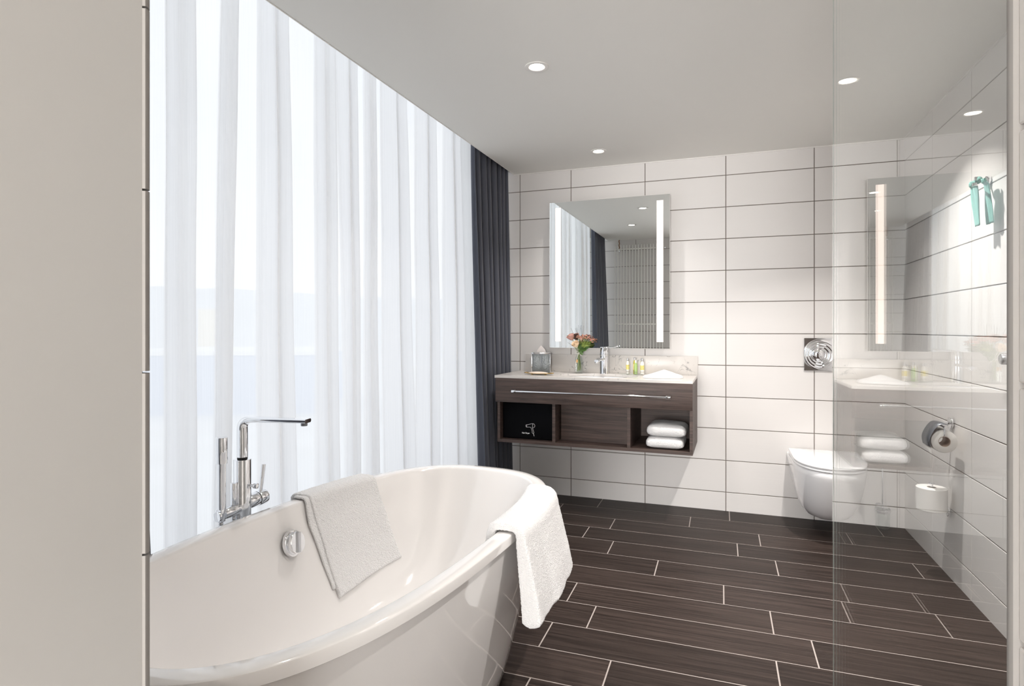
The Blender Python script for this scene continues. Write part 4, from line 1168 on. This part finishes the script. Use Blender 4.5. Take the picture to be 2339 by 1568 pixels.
t = thing('teal_strap', 'teal cloth strap hanging in two tails from the robe hook', 'cloth', (0, 0, 0))
for s_ in (-1, 1):
    mb = MB(); mb.grid(lambda u, v: teal(u, v, s_), 10, 24)
    o = build('strap_tail', mb, 'teal_cloth', t, smooth=80); md = o.modifiers.new('t', 'SOLIDIFY'); md.thickness = .002
mb = MB(); mb.sph((XR - .052, -1.172, 1.728), (.012, .028, .014), 16, 10); build('knot', mb, 'teal_cloth', t)
# fittings at the near edge of the right wall
t = thing('shower_valve', 'dark edged wall plate with a steel knob at the near end of the right wall', 'shower control', (XR, -1.371, 1.035))
mb = MB(); mb.box((-.020, -.03, -.105), (-.001, .03, .105), .003); build('plate', mb, 'dark_red_plastic', t)
mb = MB(); mb.cyl((-.020, 0, .005), (-.055, 0, .005), .020, 28, bev=.006); build('knob', mb, 'brushed_steel', t)
t = thing('shower_bracket', 'small grey bracket high at the near end of the right wall', 'bracket', (XR, -1.372, 1.475))
mb = MB(); mb.box((-.018, -.03, -.045), (-.001, .03, .045), .004); build('bracket_body', mb, 'gunmetal', t)

# ------------------------------------------------------------------ glass screen
t = thing('glass_screen', 'clear full height glass screen standing at the right edge of the view', 'glass screen', (GX, -3.37, 0))
mb = MB(); mb.box((-.003, .075, .004), (.003, .973, H - .004)); build('glass_pane', mb, 'clear_glass', t, smooth=0)
mb = MB(); mb.box((-.0012, .973, .004), (.0012, .9742, H - .004)); build('polished_edge', mb, 'glass_edge', t, smooth=0)
mb = MB(); mb.box((-.014, .002, 0), (.014, .042, H), .001); mb.box((-.003, .042, .004), (.003, .075, H - .004)); build('wall_profile', mb, 'white_trim', t)

# ------------------------------------------------------------------ ceiling spots
spots = [(0.245, -1.591, 'round recessed ceiling spot over the middle of the room'), (0.259, -0.346, 'round recessed ceiling spot in front of the mirror'),
         (1.494, -0.998, 'round recessed ceiling spot over the toilet beside the glass edge'), (-0.006, -2.425, 'round recessed ceiling spot above the bathtub, seen in the mirror')]
def spot(x, y, label, power, group='recessed ceiling spots'):
    t_ = thing('ceiling_spot', label, 'ceiling light', (x, y, H), 0, group)
    m1 = MB(); m1.lathe([(.050, 0), (.050, -.003), (.046, -.0045), (.034, -.003), (.031, .0005), (.031, 0)], seg=48); build('trim_ring', m1, 'white_trim', t_)
    m2 = MB(); m2.lathe([(0, -.0012), (.029, -.0012), (.030, -.0004), (0, -.0004)], seg=40); build('lamp', m2, 'spot_lamp', t_)
    l = bpy.data.lights.new('spot_light', 'AREA'); l.shape = 'DISK'; l.size = .056; l.energy = power; l.color = (1, .955, .915); l.spread = R(105)
    lo_ = bpy.data.objects.new('spot_light', l); col.objects.link(lo_); lo_.location = (0, 0, -.0020); lo_.parent = t_
for x, y, lb in spots: spot(x, y, lb, LAMP_W * (3.2 if x > 1 else .35 if x < .1 else 1.0))
spot(1.494, -2.243, 'unseen ceiling spot added as fill behind the glass screen near the opening', LAMP_W * 3.8)  # extra spot out of view, added to brighten the right side
for x, y in ((.35, -5.0), (1.2, -5.0)): spot(x, y, 'unseen ceiling spot added as fill in the room behind the opening', REAR_FILL_W)  # pair out of view, added to brighten the opening from behind

# ------------------------------------------------------------------ radiator (seen in the mirror)
t = thing('towel_radiator', 'tall white tubular radiator reflected in the mirror', 'radiator', (0, -3.40, 0))
xs_ = [-.378 + .0357 * k for k in range(17)]
for x in xs_:
    mb = MB(); mb.cyl((x, .035, .55), (x, .035, 2.168), .0065, 14, bev=.001); build('bar', mb, 'radiator', t)
for z in (2.12, 1.205, .62):
    mb = MB(); mb.cyl((xs_[0] - .006, .019, z), (xs_[-1] + .006, .019, z), .0105, 14, bev=.001); build('header', mb, 'radiator', t)
mb = MB()
for x in (-.33, .17):
    for z in (2.10, .65): mb = MB(); mb.cyl((x, -.053, z), (x, .019, z), .008, 12); build('wall_bracket', mb, 'chrome', t)
mb = MB(); mb.cyl((.21, .019, 2.12), (.235, .019, 2.12), .012, 14, bev=.002); build('vent_valve', mb, 'chrome', t)
mb = MB(); mb.tube([(-.335 + .004 * math.sin(k * 1.3), -.010 + .006 * math.cos(k), 2.135 + k * .0109) for k in range(11)], .0065, 10); build('feed_pipe', mb, 'copper_pipe', t)
